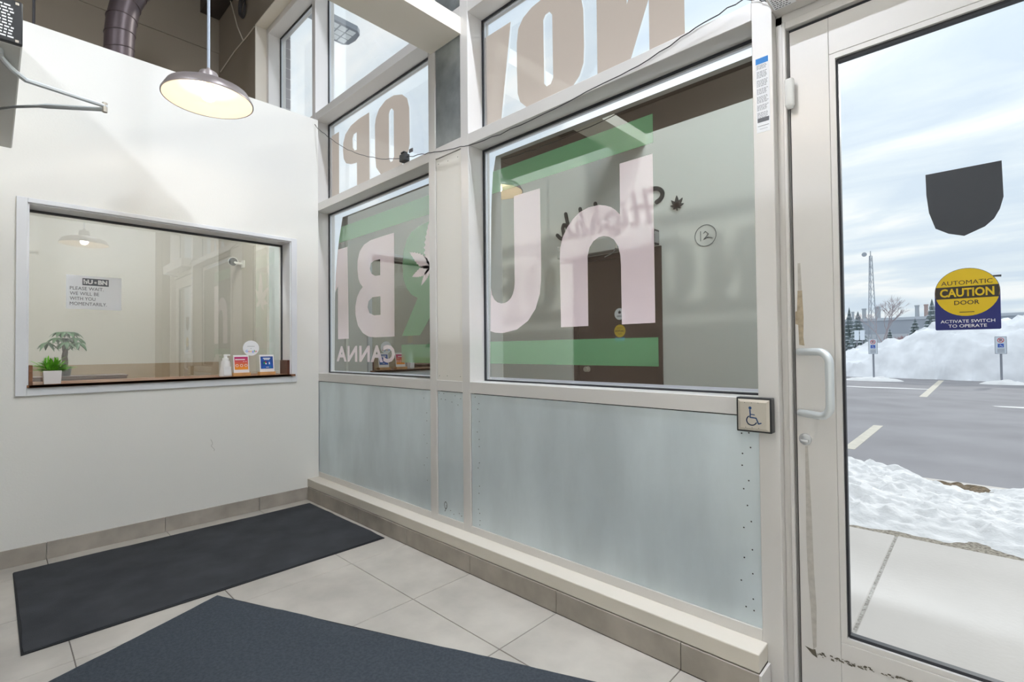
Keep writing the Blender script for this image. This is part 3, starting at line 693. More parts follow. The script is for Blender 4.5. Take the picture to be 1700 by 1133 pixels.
# dark wooden box with the money tree, behind the glass
bx = thing('wooden_box', 'low dark brown wooden box inside the reception window', 'box', (-.72, -1.44, 0))
obj('top', B((-.86, -.6, -1.7, -1.172, 1.032, 1.044), bevel=.002), 'dark_wood', bx)
obj('front', B((-.612, -.602, -1.695, -1.178, .9, 1.031)), 'dark_wood', bx)
obj('side', B((-.855, -.613, -1.19, -1.178, .9, 1.031)), 'dark_wood', bx); obj('side', B((-.855, -.613, -1.695, -1.683, .9, 1.031)), 'dark_wood', bx)
ds = thing('reception_desk', 'pale reception desk below the window ledge', 'desk', (-.62, -1.0, 0))
obj('desk_top', B((-.95, -.43, -1.78, -.15, .86, .9), bevel=.003), 'wainscot_wood', ds)
obj('front_panel', B((-.5, -.48, -1.75, -.2, 0, .86)), 'wainscot_wood', ds)
for y in (-1.74, -.21): obj('leg', B((-.93, -.5, y-.015, y+.015, 0, .86)), 'wainscot_wood', ds)
tp = Vector((-.7, -1.515, 1.044))
mt = thing('money_tree', 'small tree with braided trunk and drooping leaves in a black pot', 'plant', tp)
obj('pot', lathe([(0, 0), (.03, 0), (.039, .066), (.034, .066), (.033, .055), (0, .055)], tp, 24), 'pot_black', mt, smooth=True)
for k in range(3):
    obj('trunk', tube([tp+Vector((.009*math.cos(2.1*k+t*5), .009*math.sin(2.1*k+t*5), .05+.17*t)) for t in [j/9 for j in range(10)]], [.011-.004*j/9 for j in range(10)], 8), 'bark', mt, smooth=True)
top = tp+Vector((0, 0, .215)); rnd = random.Random(11)
for k in range(13):
    a = 2*PI*k/13*1.62; el = (.25, .75, 1.25)[k % 3]
    hd = Vector((math.cos(a)*math.cos(el), math.sin(a)*math.cos(el), math.sin(el)*.9)); L = (.095, .085, .11)[k % 3]
    hub = top + hd*L
    bm = tube([top-Vector((0, 0, .02)), top+hd*L*.6+Vector((0, 0, .008)), hub], .0016, 5)
    for j in range(6):
        b = 2*PI*j/6+k; d = Vector((math.cos(b), math.sin(b), -.15)) + hd*.35
        blade(bm, hub, d, rnd.uniform(.05, .075), .0125, .75)
    obj('leaf_cluster', bm, 'leaf_dark', mt)
# soap dispenser
sb = Vector((-.06, -.68, LT))
so_ = thing('soap_dispenser', 'clear foaming soap bottle with white pump and label', 'soap bottle', sb)
obj('bottle', lathe([(0, 0), (.040, 0), (.043, .004), (.042, .02), (.034, .075), (.03, .105), (.026, .118), (0, .12)], sb, 28), 'bottle_clear', so_, smooth=True)
obj('collar', lathe([(0, .118), (.021, .118), (.021, .136), (.012, .138), (.012, .152), (0, .152)], sb, 24), 'white_plastic', so_, smooth=True)
obj('pump_head', B((sb.x-.012, sb.x+.012, sb.y-.012, sb.y+.03, LT+.152, LT+.163), bevel=.004, seg=2), 'white_plastic', so_, smooth=True)
obj('label', B((sb.x+.0375, sb.x+.0445, sb.y-.022, sb.y+.024, LT+.012, LT+.072)), 'print_white', so_)
# two card stands
def stand(name, label, y0, y1, top_z, grad):
    t_ = thing(name, label, 'card stand', (-.06, (y0+y1)/2, LT))
    yc = (y0+y1)/2
    obj('base', B((-.085, -.035, y0, y1, LT, LT+.024), bevel=.001), 'pine', t_)
    lean = .018
    org = Vector((-.052, yc+.002, LT+.018)); upv = Vector((-lean, 0, .138)).normalized(); ax = (Vector((0, 1, 0)), upv, Vector((upv.z, 0, -upv.x)))
    cd = obj('card', poly(rectp(-.054, .054, 0, .14), (), org, ax, .0012), 'card_white', t_)
    ot = org + ax[2]*.0016; ot2 = org + ax[2]*.002
    if grad:
        n = 10
        a, b = (196, 44, 116), (242, 148, 30)
        for k in range(n):
            t = k/(n-1); c = tuple(int(a[i]+(b[i]-a[i])*min(1, t*1.1)) for i in range(3)); mn = 'card_stripe_%d' % k
            if mn not in M: mat(mn, c, .5)
            obj('print_stripe', poly(rectp(-.047, .047, .126-.0097*(k+1), .126-.0097*k), (), ot, ax), mn, t_)
        obj('print_line', poly(rectp(-.042, .026, .102, .109), (), ot2, ax), 'print_white', t_)
        obj('print_line', poly(rectp(.012, .022, .088, .091), (), ot2, ax), 'print_white', t_); obj('print_line', poly(rectp(.028, .038, .088, .091), (), ot2, ax), 'print_white', t_)
        for k in range(3): obj('print_icon', poly(circ(-.03+.031*k, .06, .0105, 16), (circ(-.03+.031*k, .06, .0075, 12),), ot2, ax), 'print_white', t_)
    else:
        obj('print_panel', poly(rectp(-.046, .046, .03, .126), (), ot, ax), 'card_navy', t_)
        for (u0, u1, v0, v1, m_) in ((-.028, .026, .108, .115, 'print_white'), (-.022, .02, .099, .105, 'print_white'), (-.026, -.014, .068, .082, 'print_g4'), (-.014, -.004, .076, .086, 'print_g1'), (-.012, -.002, .064, .074, 'print_white'), (.014, .022, .064, .082, 'print_white'), (-.008, .014, .04, .0435, 'print_white'), (.02, .03, .039, .045, 'print_g4')):
            obj('print_mark', poly(rectp(u0, u1, v0, v1), (), ot2, ax), m_, t_)
stand('card_stand', 'small wooden stand holding a pink to orange card', -.635, -.513, 1.18, True)
stand('card_stand', 'small wooden stand holding a navy blue card', -.448, -.331, 1.178, False)
# security camera in the reception room, on the taupe wall
scm = thing('security_camera', 'small round security camera on the wall behind the reception glass', 'camera', (-1.53, -.1, 2.11))
obj('wall_plate', B((-1.5, -1.42, -.112, -.1, 2.06, 2.14), bevel=.004), 'white_plastic', scm)
obj('neck', tube([(-1.46, -.11, 2.1), (-1.5, -.15, 2.11), (-1.53, -.17, 2.125)], .012, 10), 'white_plastic', scm, smooth=True)
d_ = (Vector((3.99, -1.87, 1.3))-Vector((-1.55, -.17, 2.13))).normalized(); c0 = Vector((-1.55, -.17, 2.13))
obj('body', tube([c0-d_*.045, c0-d_*.04, c0+d_*.03, c0+d_*.034], [.03, .046, .046, .043], 24), 'white_plastic', scm, smooth=True)
obj('lens', tube([c0+d_*.033, c0+d_*.036], .040, 24), 'charcoal', scm)

# ================================================================== WALL OPPOSITE (seen as reflections)
d2 = struct('door_2', ((DX0+DX1)/2, OPP, 0), 'dark brown interior door with stickers in the wall opposite the storefront', 'door')
obj('door_frame', B((DX0, DX0+.05, OPP-.1, OPP+.012, 0, DZ), (DX1-.05, DX1, OPP-.1, OPP+.012, 0, DZ), (DX0+.05, DX1-.05, OPP-.1, OPP+.012, DZ-.05, DZ), bevel=.002), 'brown_door_frame', d2)
obj('leaf', B((DX0+.053, DX1-.053, OPP-.05, OPP-.006, .008, DZ-.053), bevel=.002), 'brown_door', d2)
k_ = obj('knob', lathe([(0, .055), (.022, .052), (.027, .04), (.02, .03), (.01, .026), (.01, .006), (.028, .005), (.028, 0)], (0, 0, 0), 20), 'steel_plate', None, smooth=True); k_.parent = d2
k_.data.transform(Matrix.Rotation(-PI/2, 4, 'X')); k_.location = Vector((1.17, OPP-.006, 1.0)) - wloc(d2)
oo = (0, OPP-.0052, 0)
ws = obj('white_sticker', poly(circ(-1.535, 1.526, .055, 28), (), oo, OUTSIDE, .0004), 'white_paper', d2, label='round white sticker with a dark leaf')
obj('leaf_mark', hemp(-1.535, 1.535, .03, .006, (0, OPP-.0045, 0), OUTSIDE), 'print_black', ws)
text('lettering', 'hURBN', -1.565, -1.505, 1.497, 1.513, (0, OPP-.0045, 0), OUTSIDE, 'print_grey', ws, bold=.02)
ys = obj('yellow_sticker', poly(circ(-1.535, 1.366, .06, 28), (), oo, OUTSIDE, .0004), 'sticker_yellow', d2, label='yellow caution sticker over a blue panel')
text('lettering', 'CAUTION', -1.584, -1.486, 1.356, 1.376, (0, OPP-.0044, 0), OUTSIDE, 'sticker_dark', ys, bold=.02)
text('lettering', 'AUTOMATIC', -1.57, -1.50, 1.388, 1.398, (0, OPP-.0044, 0), OUTSIDE, 'sticker_dark', ys)
text('lettering', 'DOOR', -1.555, -1.515, 1.333, 1.343, (0, OPP-.0044, 0), OUTSIDE, 'sticker_dark', ys)
obj('blue_panel', poly(rectp(-1.585, -1.485, 1.27, 1.305), (), (0, OPP-.0048, 0), OUTSIDE), 'sticker_sky', d2)
# operator above the brown door
op2 = thing('door_operator', 'grey door operator with black label plate and folding arm at upper left', 'door operator', (1.42, OPP, 2.115))
obj('housing', B((.885, 1.935, OPP, -1.816, 2.116, 2.24), bevel=.004), 'operator_grey', op2)
ec = obj('end_cap', B((1.935, 1.95, OPP, -1.816, 2.116, 2.245), bevel=.003), 'black_plastic', op2)
bm = bmesh.new(); yy = lambda t: OPP+.006+.098*t
for r in range(11):
    z = 2.226-.0092*r; t = .02
    while t < .8:
        l = random.uniform(.03, .14); B((1.9499, 1.9504, yy(t), yy(min(t+l, .86)), z-.0045, z), bm=bm); t += l+.03
obj('label_print', bm, 'print_white', ec)
for z in (2.124, 2.236): obj('screw', B((1.9495, 1.9512, -1.832, -1.824, z-.004, z+.004), bevel=.001), 'steel_plate', ec)
EL = Vector((1.712, -1.597, 2.088))
obj('main_arm', tube([(1.88, -1.87, 2.108), (1.845, -1.858, 2.105), (1.8, -1.84, 2.102), (1.745, -1.803, 2.098), EL+Vector((.003, -.01, .008)), EL+Vector((0, .006, .008))], [.009, .009, .0085, .008, .007, .007], 8), 'arm_grey', op2, smooth=True)
obj('forearm', tube([(1.40, -1.90, 2.08), (1.52, -1.82, 2.082), (1.58, -1.765, 2.083), (1.60, -1.745, 2.083), EL+Vector((0, 0, -.004))], [.005, .005, .0055, .0085, .0075], 8), 'arm_grey', op2, smooth=True)
obj('elbow_bolt', tube([EL+Vector((0, 0, -.014)), EL+Vector((0, 0, .02))], .008, 10), 'steel_plate', op2)
obj('pivot', tube([(1.88, -1.87, 2.1), (1.88, -1.87, 2.117)], .016, 14), 'arm_grey', op2)
# script lettering
def arc(cx, cy, rx, ry, a0, a1, n=10): return [(cx+rx*math.cos(math.radians(a0+(a1-a0)*k/n)), cy+ry*math.sin(math.radians(a0+(a1-a0)*k/n))) for k in range(n+1)]
strokes = [arc(.12, 1.45, .38, .42, 60, 250), [(.5, 1.9), (.42, 1.2), (.28, 0)], [(1.0, 1.95), (.9, 1.2), (.78, .1), (.88, 0), (1.02, .1)], [(.2, .85), (.6, 1.0), (1.05, 1.05)],
           [(1.4, 1.0), (1.3, .25), (1.38, .02), (1.55, .2)], [(1.46, 1.42), (1.47, 1.46)], arc(1.95, .55, .3, .46, 40, 330, 12), [(2.22, 1.0), (2.15, .2), (2.07, -.25)], arc(1.86, -.2, .21, .2, 0, -200, 8), [(1.66, -.12), (2.0, .05), (2.45, .3)]]
for k in range(3):
    b = 2.55+.78*k
    strokes += [[(b+.22, 1.85-.1*k), (b+.12, 1.0), (b, 0)], [(b+.04, .4), (b+.2, .9), (b+.34, .95), (b+.4, .75), (b+.32, .2), (b+.4, 0), (b+.55, .12), (b+.7, .35)]]
bm = bmesh.new(); ux, uz = .232, .155
for s_ in strokes: stroke([(-1.93+p[0]*ux, 2.335+p[1]*uz) for p in s_], .036, (0, OPP+.001, 0), OUTSIDE, .012, bm)
tag(obj('script_sign', bm, 'sign_letter_black'), 'black script word Highhh mounted on the wall above the brown door', 'sign')
tag(obj('leaf_sign', hemp(-2.12, 2.42, .095, .019, (0, OPP+.001, 0), OUTSIDE, .012), 'sign_letter_black'), 'small black leaf emblem beside the script word', 'sign')
bm = stroke(circ(-2.36, 2.13, .088, 40)+[(-2.272, 2.13)], .004, (0, OPP+.001, 0), OUTSIDE, .003)
stroke([(-2.32, 2.17), (-2.32, 2.09)], .004, (0, OPP+.001, 0), OUTSIDE, .003, bm)
stroke([(-2.42, 2.10), (-2.38, 2.115), (-2.345, 2.1), (-2.385, 2.14), (-2.36, 2.165), (-2.345, 2.15)], .004, (0, OPP+.001, 0), OUTSIDE, .003, bm)
tag(obj('ring_mark', bm, 'print_grey'), 'thin grey outlined circle mark on the opposite wall', 'sign')

# ================================================================== HANGING AND LOOSE THINGS
def pendant(c, label):
    t_ = thing('pendant_lamp', label, 'lamp', c, 'pendant lamps in the entrance')
    obj('shade', lathe([(.223, -.004), (.228, -.004), (.2285, .003), (.203, .05), (.165, .07), (.085, .088), (.054, .094), (.054, .1), (0, .1)], c, 56), 'shade_outer', t_, smooth=True)
    obj('shade_lining', lathe([(.2225, -.003), (.198, .046), (.16, .066), (.08, .084), (0, .089)], c, 56), 'shade_inner', t_, smooth=True)
    obj('socket_cap', lathe([(.052, .088), (.052, .135), (.044, .156), (.016, .164), (.01, .182), (0, .183)], c, 28), 'shade_outer', t_, smooth=True)
    obj('socket', lathe([(0, .086), (.026, .086), (.026, .062), (0, .062)], c, 16), 'white_plastic', t_)
    obj('bulb', lathe([(0, .064), (.016, .061), (.034, .042), (.039, .024), (.031, .006), (.016, -.004), (0, -.006)], c, 20), 'bulb_glow', t_, smooth=True)
    obj('rod', tube([(c[0], c[1], c[2]+.18), (c[0], c[1], 5.6)], .008, 8), 'lamp_rod', t_)
pendant((.83, -1.03, 2.64), 'lit grey dish pendant lamp hanging before the cream wall')
pendant((3.3, -1.128, 2.487), 'lit grey dish pendant lamp hanging near the glass door')
# linear strips added out of view under the dark ceiling as room fill
for i, (x, y, z) in enumerate(((3.2, -.42, 5.33), (4.42, -.42, 5.33), (2.6, -4.2, 5.33))):
    t_ = thing('strip_light', ['linear ceiling light over the middle of the entrance', 'linear ceiling light over the glass door', 'linear ceiling light over the shop behind'][i], 'ceiling light', (x, y, z), 'linear lights under the ceiling')
    obj('housing', B((x-.6, x+.6, y-.06, y+.06, z+.015, z+.075), bevel=.004), 'fixture_white', t_)
    obj('diffuser', B((x-.59, x+.59, y-.05, y+.05, z, z+.015)), 'led_glow', t_)
    for dx in (-.5, .5): obj('hanger', tube([(x+dx, y, z+.075), (x+dx, y, 5.6)], .003, 6), 'cord_white', t_)
for i, y in enumerate((-.95, -2.6)):  # strips added behind the partition, hidden from view, to brighten the reception
    t_ = thing('strip_light', ['linear light bracketed to the back of the partition above the reception window', 'linear light bracketed in the rear of the reception'][i], 'wall light', (-.45, y, 2.9), 'linear lights in the reception')
    obj('housing', B((-.51, -.39, y-.6, y+.6, 2.915, 2.975), bevel=.004), 'fixture_white', t_)
    obj('diffuser', B((-.5, -.4, y-.59, y+.59, 2.9, 2.915)), 'led_glow_low', t_)
    for dy in ((-.4, .4) if i == 0 else (.5,)): obj('bracket', B((-.39, -.2, y+dy-.015, y+dy+.015, 2.93, 2.96)), 'fixture_white', t_)
# slack black cable with its clip
cp = [(-.087, -.02, 3.165), (.047, -.03, 3.054), (.236, -.03, 2.921), (.499, -.03, 2.753), (.721, -.025, 2.639), (.966, -.02, 2.545), (1.153, -.015, 2.494), (1.273, -.012, 2.469), (1.457, -.008, 2.441), (1.586, -.008, 2.416), (1.834, -.008, 2.377), (1.897, -.008, 2.369), (2.154, -.008, 2.352), (2.448, -.008, 2.36), (2.797, -.008, 2.378), (2.975, -.008, 2.386), (3.161, -.008, 2.426), (3.28, -.008, 2.447), (3.399, -.008, 2.462), (3.45, -.01, 2.43), (3.49, -.02, 2.40)]
fine = []
for a, b in zip(cp, cp[1:]):
    for k in range(4): fine.append(Vector(a).lerp(Vector(b), k/4) + Vector((0, 0, random.uniform(-.004, .004))))
cb = thing('loose_cable', 'thin black cable slung across the storefront frame', 'cable', (1.6, -.02, 2.35))
obj('wire', tube(fine+[Vector(cp[-1])], .0022, 6), 'cable_black', cb)
kc = thing('cable_camera', 'small black clip-on unit sitting on the storefront crossbar', 'clip', (1.27, -.01, 2.44))
obj('body', B((1.235, 1.30, -.03, .012, 2.443, 2.492), bevel=.006, seg=2), 'charcoal', kc)
obj('head', B((1.245, 1.283, -.026, .008, 2.492, 2.51), bevel=.005), 'black_plastic', kc)
obj('tab', B((1.3, 1.34, .004, .008, 2.497, 2.52)), 'print_grey', kc)
# round duct behind the partition, with gored joints
du = thing('round_duct', 'dark mauve round metal duct rising behind the partition', 'duct', (-.7, -1.22, 2.6))
path = [(-.7, -1.22, 2.4), (-.7, -1.22, 3.35), (-.7, -1.22, 3.5), (-.7, -1.216, 3.62), (-.7, -1.205, 3.74), (-.7, -1.18, 3.87), (-.7, -1.13, 4.0), (-.7, -1.02, 4.16), (-.7, -.9, 4.3), (-.7, -.6, 4.6)]
obj('pipe', tube(path, .093, 28), 'duct_metal', du, smooth=True)
for i, tl in ((2, (.0, -.25)), (3, (-.02, -.18)), (4, (-.05, -.1)), (5, (-.05, .05)), (6, (-.05, .2))):
    c0 = Vector(path[i]); d_ = (Vector(path[i+1])-Vector(path[i-1])).normalized(); d_ = (d_+Vector((tl[0]*3, tl[1], 0))).normalized()
    e1 = d_.orthogonal().normalized(); e2 = d_.cross(e1)
    obj('seam', tube([c0+.0955*(math.cos(a)*e1+math.sin(a)*e2) for a in [2*PI*k/32 for k in range(33)]], .0035, 6, caps=False), 'duct_seam', du)
tag(obj('hanger_rod', tube([(-.7, -1.685, 2.2), (-.7, -1.685, 5.6)], .008, 8), 'cable_black'), 'thin black hanger rod behind the partition at far left', 'rod')
cl = thing('cable_coil', 'coil of black cable hanging on the taupe wall', 'cable', (-1.43, -.12, 4.6))
for k in range(4):
    rr = .075+.006*k; obj('loop', tube([(-1.43+rr*.95*math.cos(a), -.112-.006*k, 4.72+.012*k+rr*1.15*math.sin(a)) for a in [2*PI*j/28 for j in range(29)]], .005, 6, caps=False), 'cable_black', cl)
tag(obj('white_cord', tube([(-1.83, -.115, 5.02), (-1.75, -.115, 4.89), (-1.6, -.115, 4.62), (-1.423, -.115, 4.39)], .006, 6), 'cord_white'), 'pale cord hanging down the taupe wall beside the coil', 'cord')
tag(obj('white_cord', tube([(-2.157, -.115, 4.36), (-1.7, -.112, 4.40), (-1.3, -.112, 4.395), (-1.12, -.112, 4.40)], .005, 6), 'cord_white'), 'pale cord running level across the taupe wall to the window head', 'cord')
# floor mats
def floor_mat(name, label, m, O, ux_, vx_, L, Wd, seed, nbord=.02):
    rnd = random.Random(seed); O = Vector(O); ux_ = Vector(ux_).normalized(); vx_ = Vector(vx_).normalized()
    t_ = thing(name, label, 'mat', O+ux_*L/2+vx_*Wd/2)
    bm = bmesh.new(); nx_, ny_ = 60, 36; V = []
    for i in range(nx_+1):
        r = []
        for j in range(ny_+1):
            a, b = L*i/nx_, Wd*j/ny_
            e = .006*fbm(a*3+seed, b*3, 1.3)
            p = O+ux_*(a + (e if i in (0, nx_) else 0)) + vx_*(b+(e*1.2 if j in (0, ny_) else 0))
            r.append(bm.verts.new((p.x, p.y, .0085+.0025*abs(fbm(a*4, b*4, seed)))))
        V.append(r)
    for i in range(nx_):
        for j in range(ny_): bm.faces.new((V[i][j], V[i+1][j], V[i+1][j+1], V[i][j+1]))
    bd_ = [e for e in bm.edges if e.is_boundary]
    r = bmesh.ops.extrude_edge_only(bm, edges=bd_)
    for v in [g for g in r['geom'] if isinstance(g, bmesh.types.BMVert)]: v.co.z = .0002
    obj('pile', bm, m, t_, smooth=True)
    bm = bmesh.new(); q = [O-ux_*nbord*.4-vx_*nbord*.4, O+ux_*(L+nbord*.4)-vx_*nbord*.4, O+ux_*(L+nbord*.4)+vx_*(Wd+nbord*.4), O-ux_*nbord*.4+vx_*(Wd+nbord*.4)]
    lo = [bm.verts.new((p.x, p.y, .0002)) for p in q]; hi = [bm.verts.new((p.x, p.y, .004)) for p in q]
    bm.faces.new(lo[::-1]); bm.faces.new(hi)
    for i in range(4): bm.faces.new((lo[i], lo[(i+1) % 4], hi[(i+1) % 4], hi[i]))
    obj('rubber_edge', bm, 'mat_edge', t_)
floor_mat('floor_mat', 'charcoal entrance mat lying along the cream wall in the corner', 'mat_pile', (.143, -1.778, 0), (1, 0, 0), (0, 1, 0), 1.055, 1.635, 2)
floor_mat('floor_mat', 'blue grey entrance mat lying askew in the foreground', 'mat_pile_blue', (1.258, -1.105, 0), (.9213, .3886, 0), (.3886, -.9213, 0), 2.05, .84, 5)

# ================================================================== OUTSIDE
SW, LOT = -.03, -.15
fa = struct('wall_exterior', (-2, .2, 0), 'grey brick facing outside the high side window', 'brick wall')
obj('mortar', B((-3.2, -1.196, .175, .262, -.1, 6.2)), 'mortar', fa)
first = None; zz = 3.1; row = 0
while zz < 4.6:
    for k, (x0, x1) in enumerate(((-1.41, -1.192), (-1.64, -1.42)) if row % 2 else ((-1.30, -1.192), (-1.53, -1.31))):
        obj('brick', B((x0, x1, .178, .266, zz, zz+.096)), 'brick_face', fa)
    zz += .106; row += 1
obj('lintel', B((-1.196, 5.3, .172, .262, 4.57, 6.2)), 'facade', fa)
al = thing('area_light', 'grey outdoor led area light on an arm outside the top window', 'outdoor light', (-1.32, .9, 4.9))
bm = poly([(.7, -1.52), (1.02, -1.52), (1.075, -1.47), (1.095, -1.34), (1.075, -1.21), (1.02, -1.16), (.7, -1.16)], (), (0, 0, 4.9), (Vector((0, 1, 0)), Vector((1, 0, 0)), Vector((0, 0, 1))), .06)
obj('head', bm, 'mast_grey', al)
for i in range(3):
    for j in range(3): obj('led_module', B((-1.48+.1*j, -1.4+.1*j, .74+.1*i, .82+.1*i, 4.894, 4.9)), 'led_lens', al)
obj('arm', B((-1.37, -1.31, .262, .72, 4.92, 4.96)), 'mast_grey', al)
sd = struct('floor_outside', (4, 1.1, SW), 'pale concrete pavement outside the glass door', 'pavement')
for x0, x1 in ((-4, -.03), (-.015, 1.77), (1.785, 3.569), (3.583, 5.37), (5.385, 7.2), (7.215, 11)): obj('slab', B((x0, x1, .17, 2.17, SW-.12, SW), bevel=.004), 'concrete', sd)
obj('joint_fill', B((-4, 11, .17, 2.165, SW-.13, SW-.006)), 'joint_grit', sd)
stag(obj('floor_verge', grid(-6, 13, 2.168, 4.35, 190, 26, lambda x, y: -.055+.012*fbm(x*3, y*3)-.06*max(0, (y-3.6)/.8)), 'gravel'), 'narrow gravel and dead grass verge beside the pavement', 'verge')
stag(obj('trim_9', B((-30, 40, 4.33, 4.47, -.3, -.1), bevel=.01), 'concrete'), 'low concrete kerb at the edge of the car park', 'kerb')
stag(obj('floor_car_park', B((-120, 140, 4.47, 110, -.4, LOT)), 'asphalt'), 'grey wet asphalt of the car park', 'car park')
def berm(x, y):
    t = (y-2.22)/(4.42-2.22); edge = max(0, min(1, t*5))*max(0, min(1, (1-t)*8))
    hgt = .1 + .09*max(0, min(1, (3.9-x)/1.2)) + .05*fbm(x*1.3, y*1.3, 4) + .04*fbm(x*5, y*5, 2) + .03*fbm(x*13, y*13, 1)
    bare = math.exp(-((x-3.8)/.17)**2-((y-4.08)/.24)**2)
    near = max(0, .16*fbm(x*2.1, 7.7)+.04)*max(0, 1-t*5)
    return -.075 - .05*t + hgt*edge - .2*bare - near*.4
stag(obj('snow_bank', grid(-1, 7, 2.2, 4.5, 320, 96, berm), 'snow', smooth=True), 'low bank of old snow between pavement and car park', 'snow')
bpy.data.objects['snow_bank']['kind'] = 'stuff'
gp = stag(obj('floor_grass', grid(3.3, 4.7, 3.6, 4.34, 60, 34, lambda x, y: -.092+.02*fbm(x*9, y*9, 3)+.012*fbm(x*30, y*30)), 'grass_dead'), 'patch of dead brown grass showing through the snow', 'grass')
gp['kind'] = 'stuff'
def stripe(label, x0, y0, x1, y1, wd=.11):
    o = obj('parking_line', B((min(x0, x1)-wd/2, max(x0, x1)+wd/2, y0, y1, LOT, LOT+.003)), 'road_paint'); tag(o, label, 'road marking')
stripe('nearest painted parking line on the asphalt', 2.71, 5.9, 2.71, 8.5, .13)
stripe('farther painted parking line between the two sign posts', 2.87, 15.0, 2.87, 23.3, .16)
stripe('painted parking line beyond the right sign post', 6.5, 15.0, 6.5, 23.3, .16)
def pile(x, y):
    t = (y-23.8)/6.0
    lft = max(0, min(1, (x+2.6)/5.5)); hgt = 1.55 + .75*lft + .03*max(0, x-3)
    hgt = min(hgt, 2.75) * (.45+.55*lft)
    prof = math.sin(PI*min(1, max(0, t))**.72)**.8 if 0 < t < 1 else 0
    n = .3*fbm(x*.5, y*.5, 2.2)+.22*fbm(x*1.4, y*1.4, 5)+.11*fbm(x*4, y*4, 8)
    return LOT-.02 + max(0, hgt*prof*(1+.0)+n*min(1, prof*3))
base_w = lambda x: .9*fbm(x*.35, 1.1)+.35*fbm(x*1.2, 3.3)
pl_ = obj('snow_pile', grid(-9, 34, 22.9, 31.5, 330, 90, lambda x, y: pile(x, y - base_w(x)*.6 - max(0, 2-x)*.35)), 'snow_dirty', smooth=True)
tag(pl_, 'long high pile of ploughed snow across the car park', 'snow pile'); 
def park_sign(x, y, label):
    t_ = thing('parking_sign', label, 'sign', (x, y, LOT), 'accessible parking signs')
    obj('post', tube([(x, y, LOT), (x, y, 1.2)], .032, 8), 'post_steel', t_)
    p = obj('panel', poly(rectp(-.15, .15, 0, .6), (), (x, y-.04, .89), INSIDE, .012), 'sign_white', t_)
    o_ = (x, y-.0535, .89)
    obj('border', poly(rectp(-.148, .148, .002, .598), (rectp(-.136, .136, .014, .586)[::-1],), o_, INSIDE), 'post_steel', t_)
    obj('ban_ring', poly(circ(0, .47, .085, 28), (circ(0, .47, .064, 24)[::-1],), o_, INSIDE), 'sign_red', t_)
    obj('ban_bar', stroke([(-.055, .52), (.055, .42)], .018, (x, y-.0545, .89), INSIDE), 'sign_red', t_)
    text('lettering', 'P', -.028, .034, .425, .515, (x, y-.054, .89), INSIDE, 'print_black', t_, bold=.03)
    obj('blue_square', poly(rectp(-.075, .075, .22, .35), (), o_, INSIDE), 'sign_blue', t_)
    bm = stroke([(-.012, .32), (-.008, .285), (.025, .28), (.045, .245)], .012, (x, y-.0545, .89), INSIDE)
    stroke([(.0+.032*math.cos(a), .265+.032*math.sin(a)) for a in [math.radians(130+200*k/10) for k in range(11)]], .009, (x, y-.0545, .89), INSIDE, 0, bm)
    obj('wheelchair_symbol', bm, 'print_white', t_)
    for k in range(3): obj('print_line', poly(rectp(-.09, .09, .155-.05*k, .172-.05*k), (), o_, INSIDE), 'print_grey', t_)
park_sign(.927, 22.0, 'accessible parking sign post on the left, in front of the snow pile')
park_sign(4.497, 22.05, 'accessible parking sign post on the right, in front of the snow pile')
for i, (x, y, a, b, lb_) in enumerate(((.9, 21.9, 1.0, .45, 'low snow patch round the left sign post'), (4.55, 21.9, .65, .35, 'low snow patch round the right sign post'), (-.6, 21.3, .5, .3, 'small snow patch left of the left sign post'))):
    o = obj('snow_patch', grid(x-a, x+a, y-b, y+b, 30, 16, lambda p, q_: LOT-.02+.16*max(0, 1-((p-x)/a)**2-((q_-y)/b)**2)**.7*(1+.5*fbm(p*3, q_*3, i))), 'snow', smooth=True); tag(o, lb_, 'snow')
# thin slush streaks on the asphalt
for i, (x0, x1, y0, y1) in enumerate(((-.8, 4.0, 17.6, 18.5), (-.6, 1.2, 15.2, 15.8), (3.6, 6.2, 13.0, 13.8))):
    o = obj('slush_streak', grid(x0, x1, y0, y1, 60, 12, lambda p, q_: LOT-.012+.018*max(0, 1-abs((p-(x0+x1)/2)/((x1-x0)/2))**2-((q_-(y0+y1)/2-.15*fbm(p*1.2, i))/((y1-y0)*.33))**2)), 'snow', smooth=True)
    tag(o, ['long thin slush streak across the asphalt', 'short slush streak near the door edge', 'slush streak in front of the right sign post'][i], 'snow')
# trees
def conifer(x, y, h, r, label, seed):
    rnd = random.Random(seed); t_ = thing('conifer', label, 'tree', (x, y, LOT), 'snowy conifers behind the snow pile')
    obj('trunk', tube([(x, y, LOT), (x, y, h*.95)], [.1, .02], 7), 'bark', t_)
    bm = bmesh.new(); bs = bmesh.new(); n = 13
    for k in range(n):
        z = LOT+.3+(h-.3)*(k/n); rr = r*(1-k/n)**.85+.05; m_ = 11
        tip = bm.verts.new((x, y, z+h/n*1.9)); ring = []
        for j in range(m_*2):
            a = PI*j/m_+k; q_ = rr*(1 if j % 2 == 0 else .45)*rnd.uniform(.75, 1.15)
            ring.append(bm.verts.new((x+q_*math.cos(a), y+q_*math.sin(a), z-.25*q_*(1 if j % 2 == 0 else 0))))
        for j in range(m_*2): bm.faces.new((tip, ring[j], ring[(j+1) % (m_*2)]))
        for j in range(0, m_*2, 4):
            a = PI*j/m_+k; q_ = rr*.62; p = Vector((x+q_*math.cos(a), y+q_*math.sin(a), z+.12))
            bmesh.ops.create_icosphere(bs, subdivisions=1, radius=rr*.13+.02, matrix=Matrix.Translation(p) @ Matrix.Diagonal((1.5, 1.5, .5, 1)))
    obj('foliage', bm, 'conifer', t_); obj('snow_cover', bs, 'conifer_snow', t_)
conifer(-2.6, 39.2, 3.8, .7, 'slim snowy conifer nearest the door stile', 1)
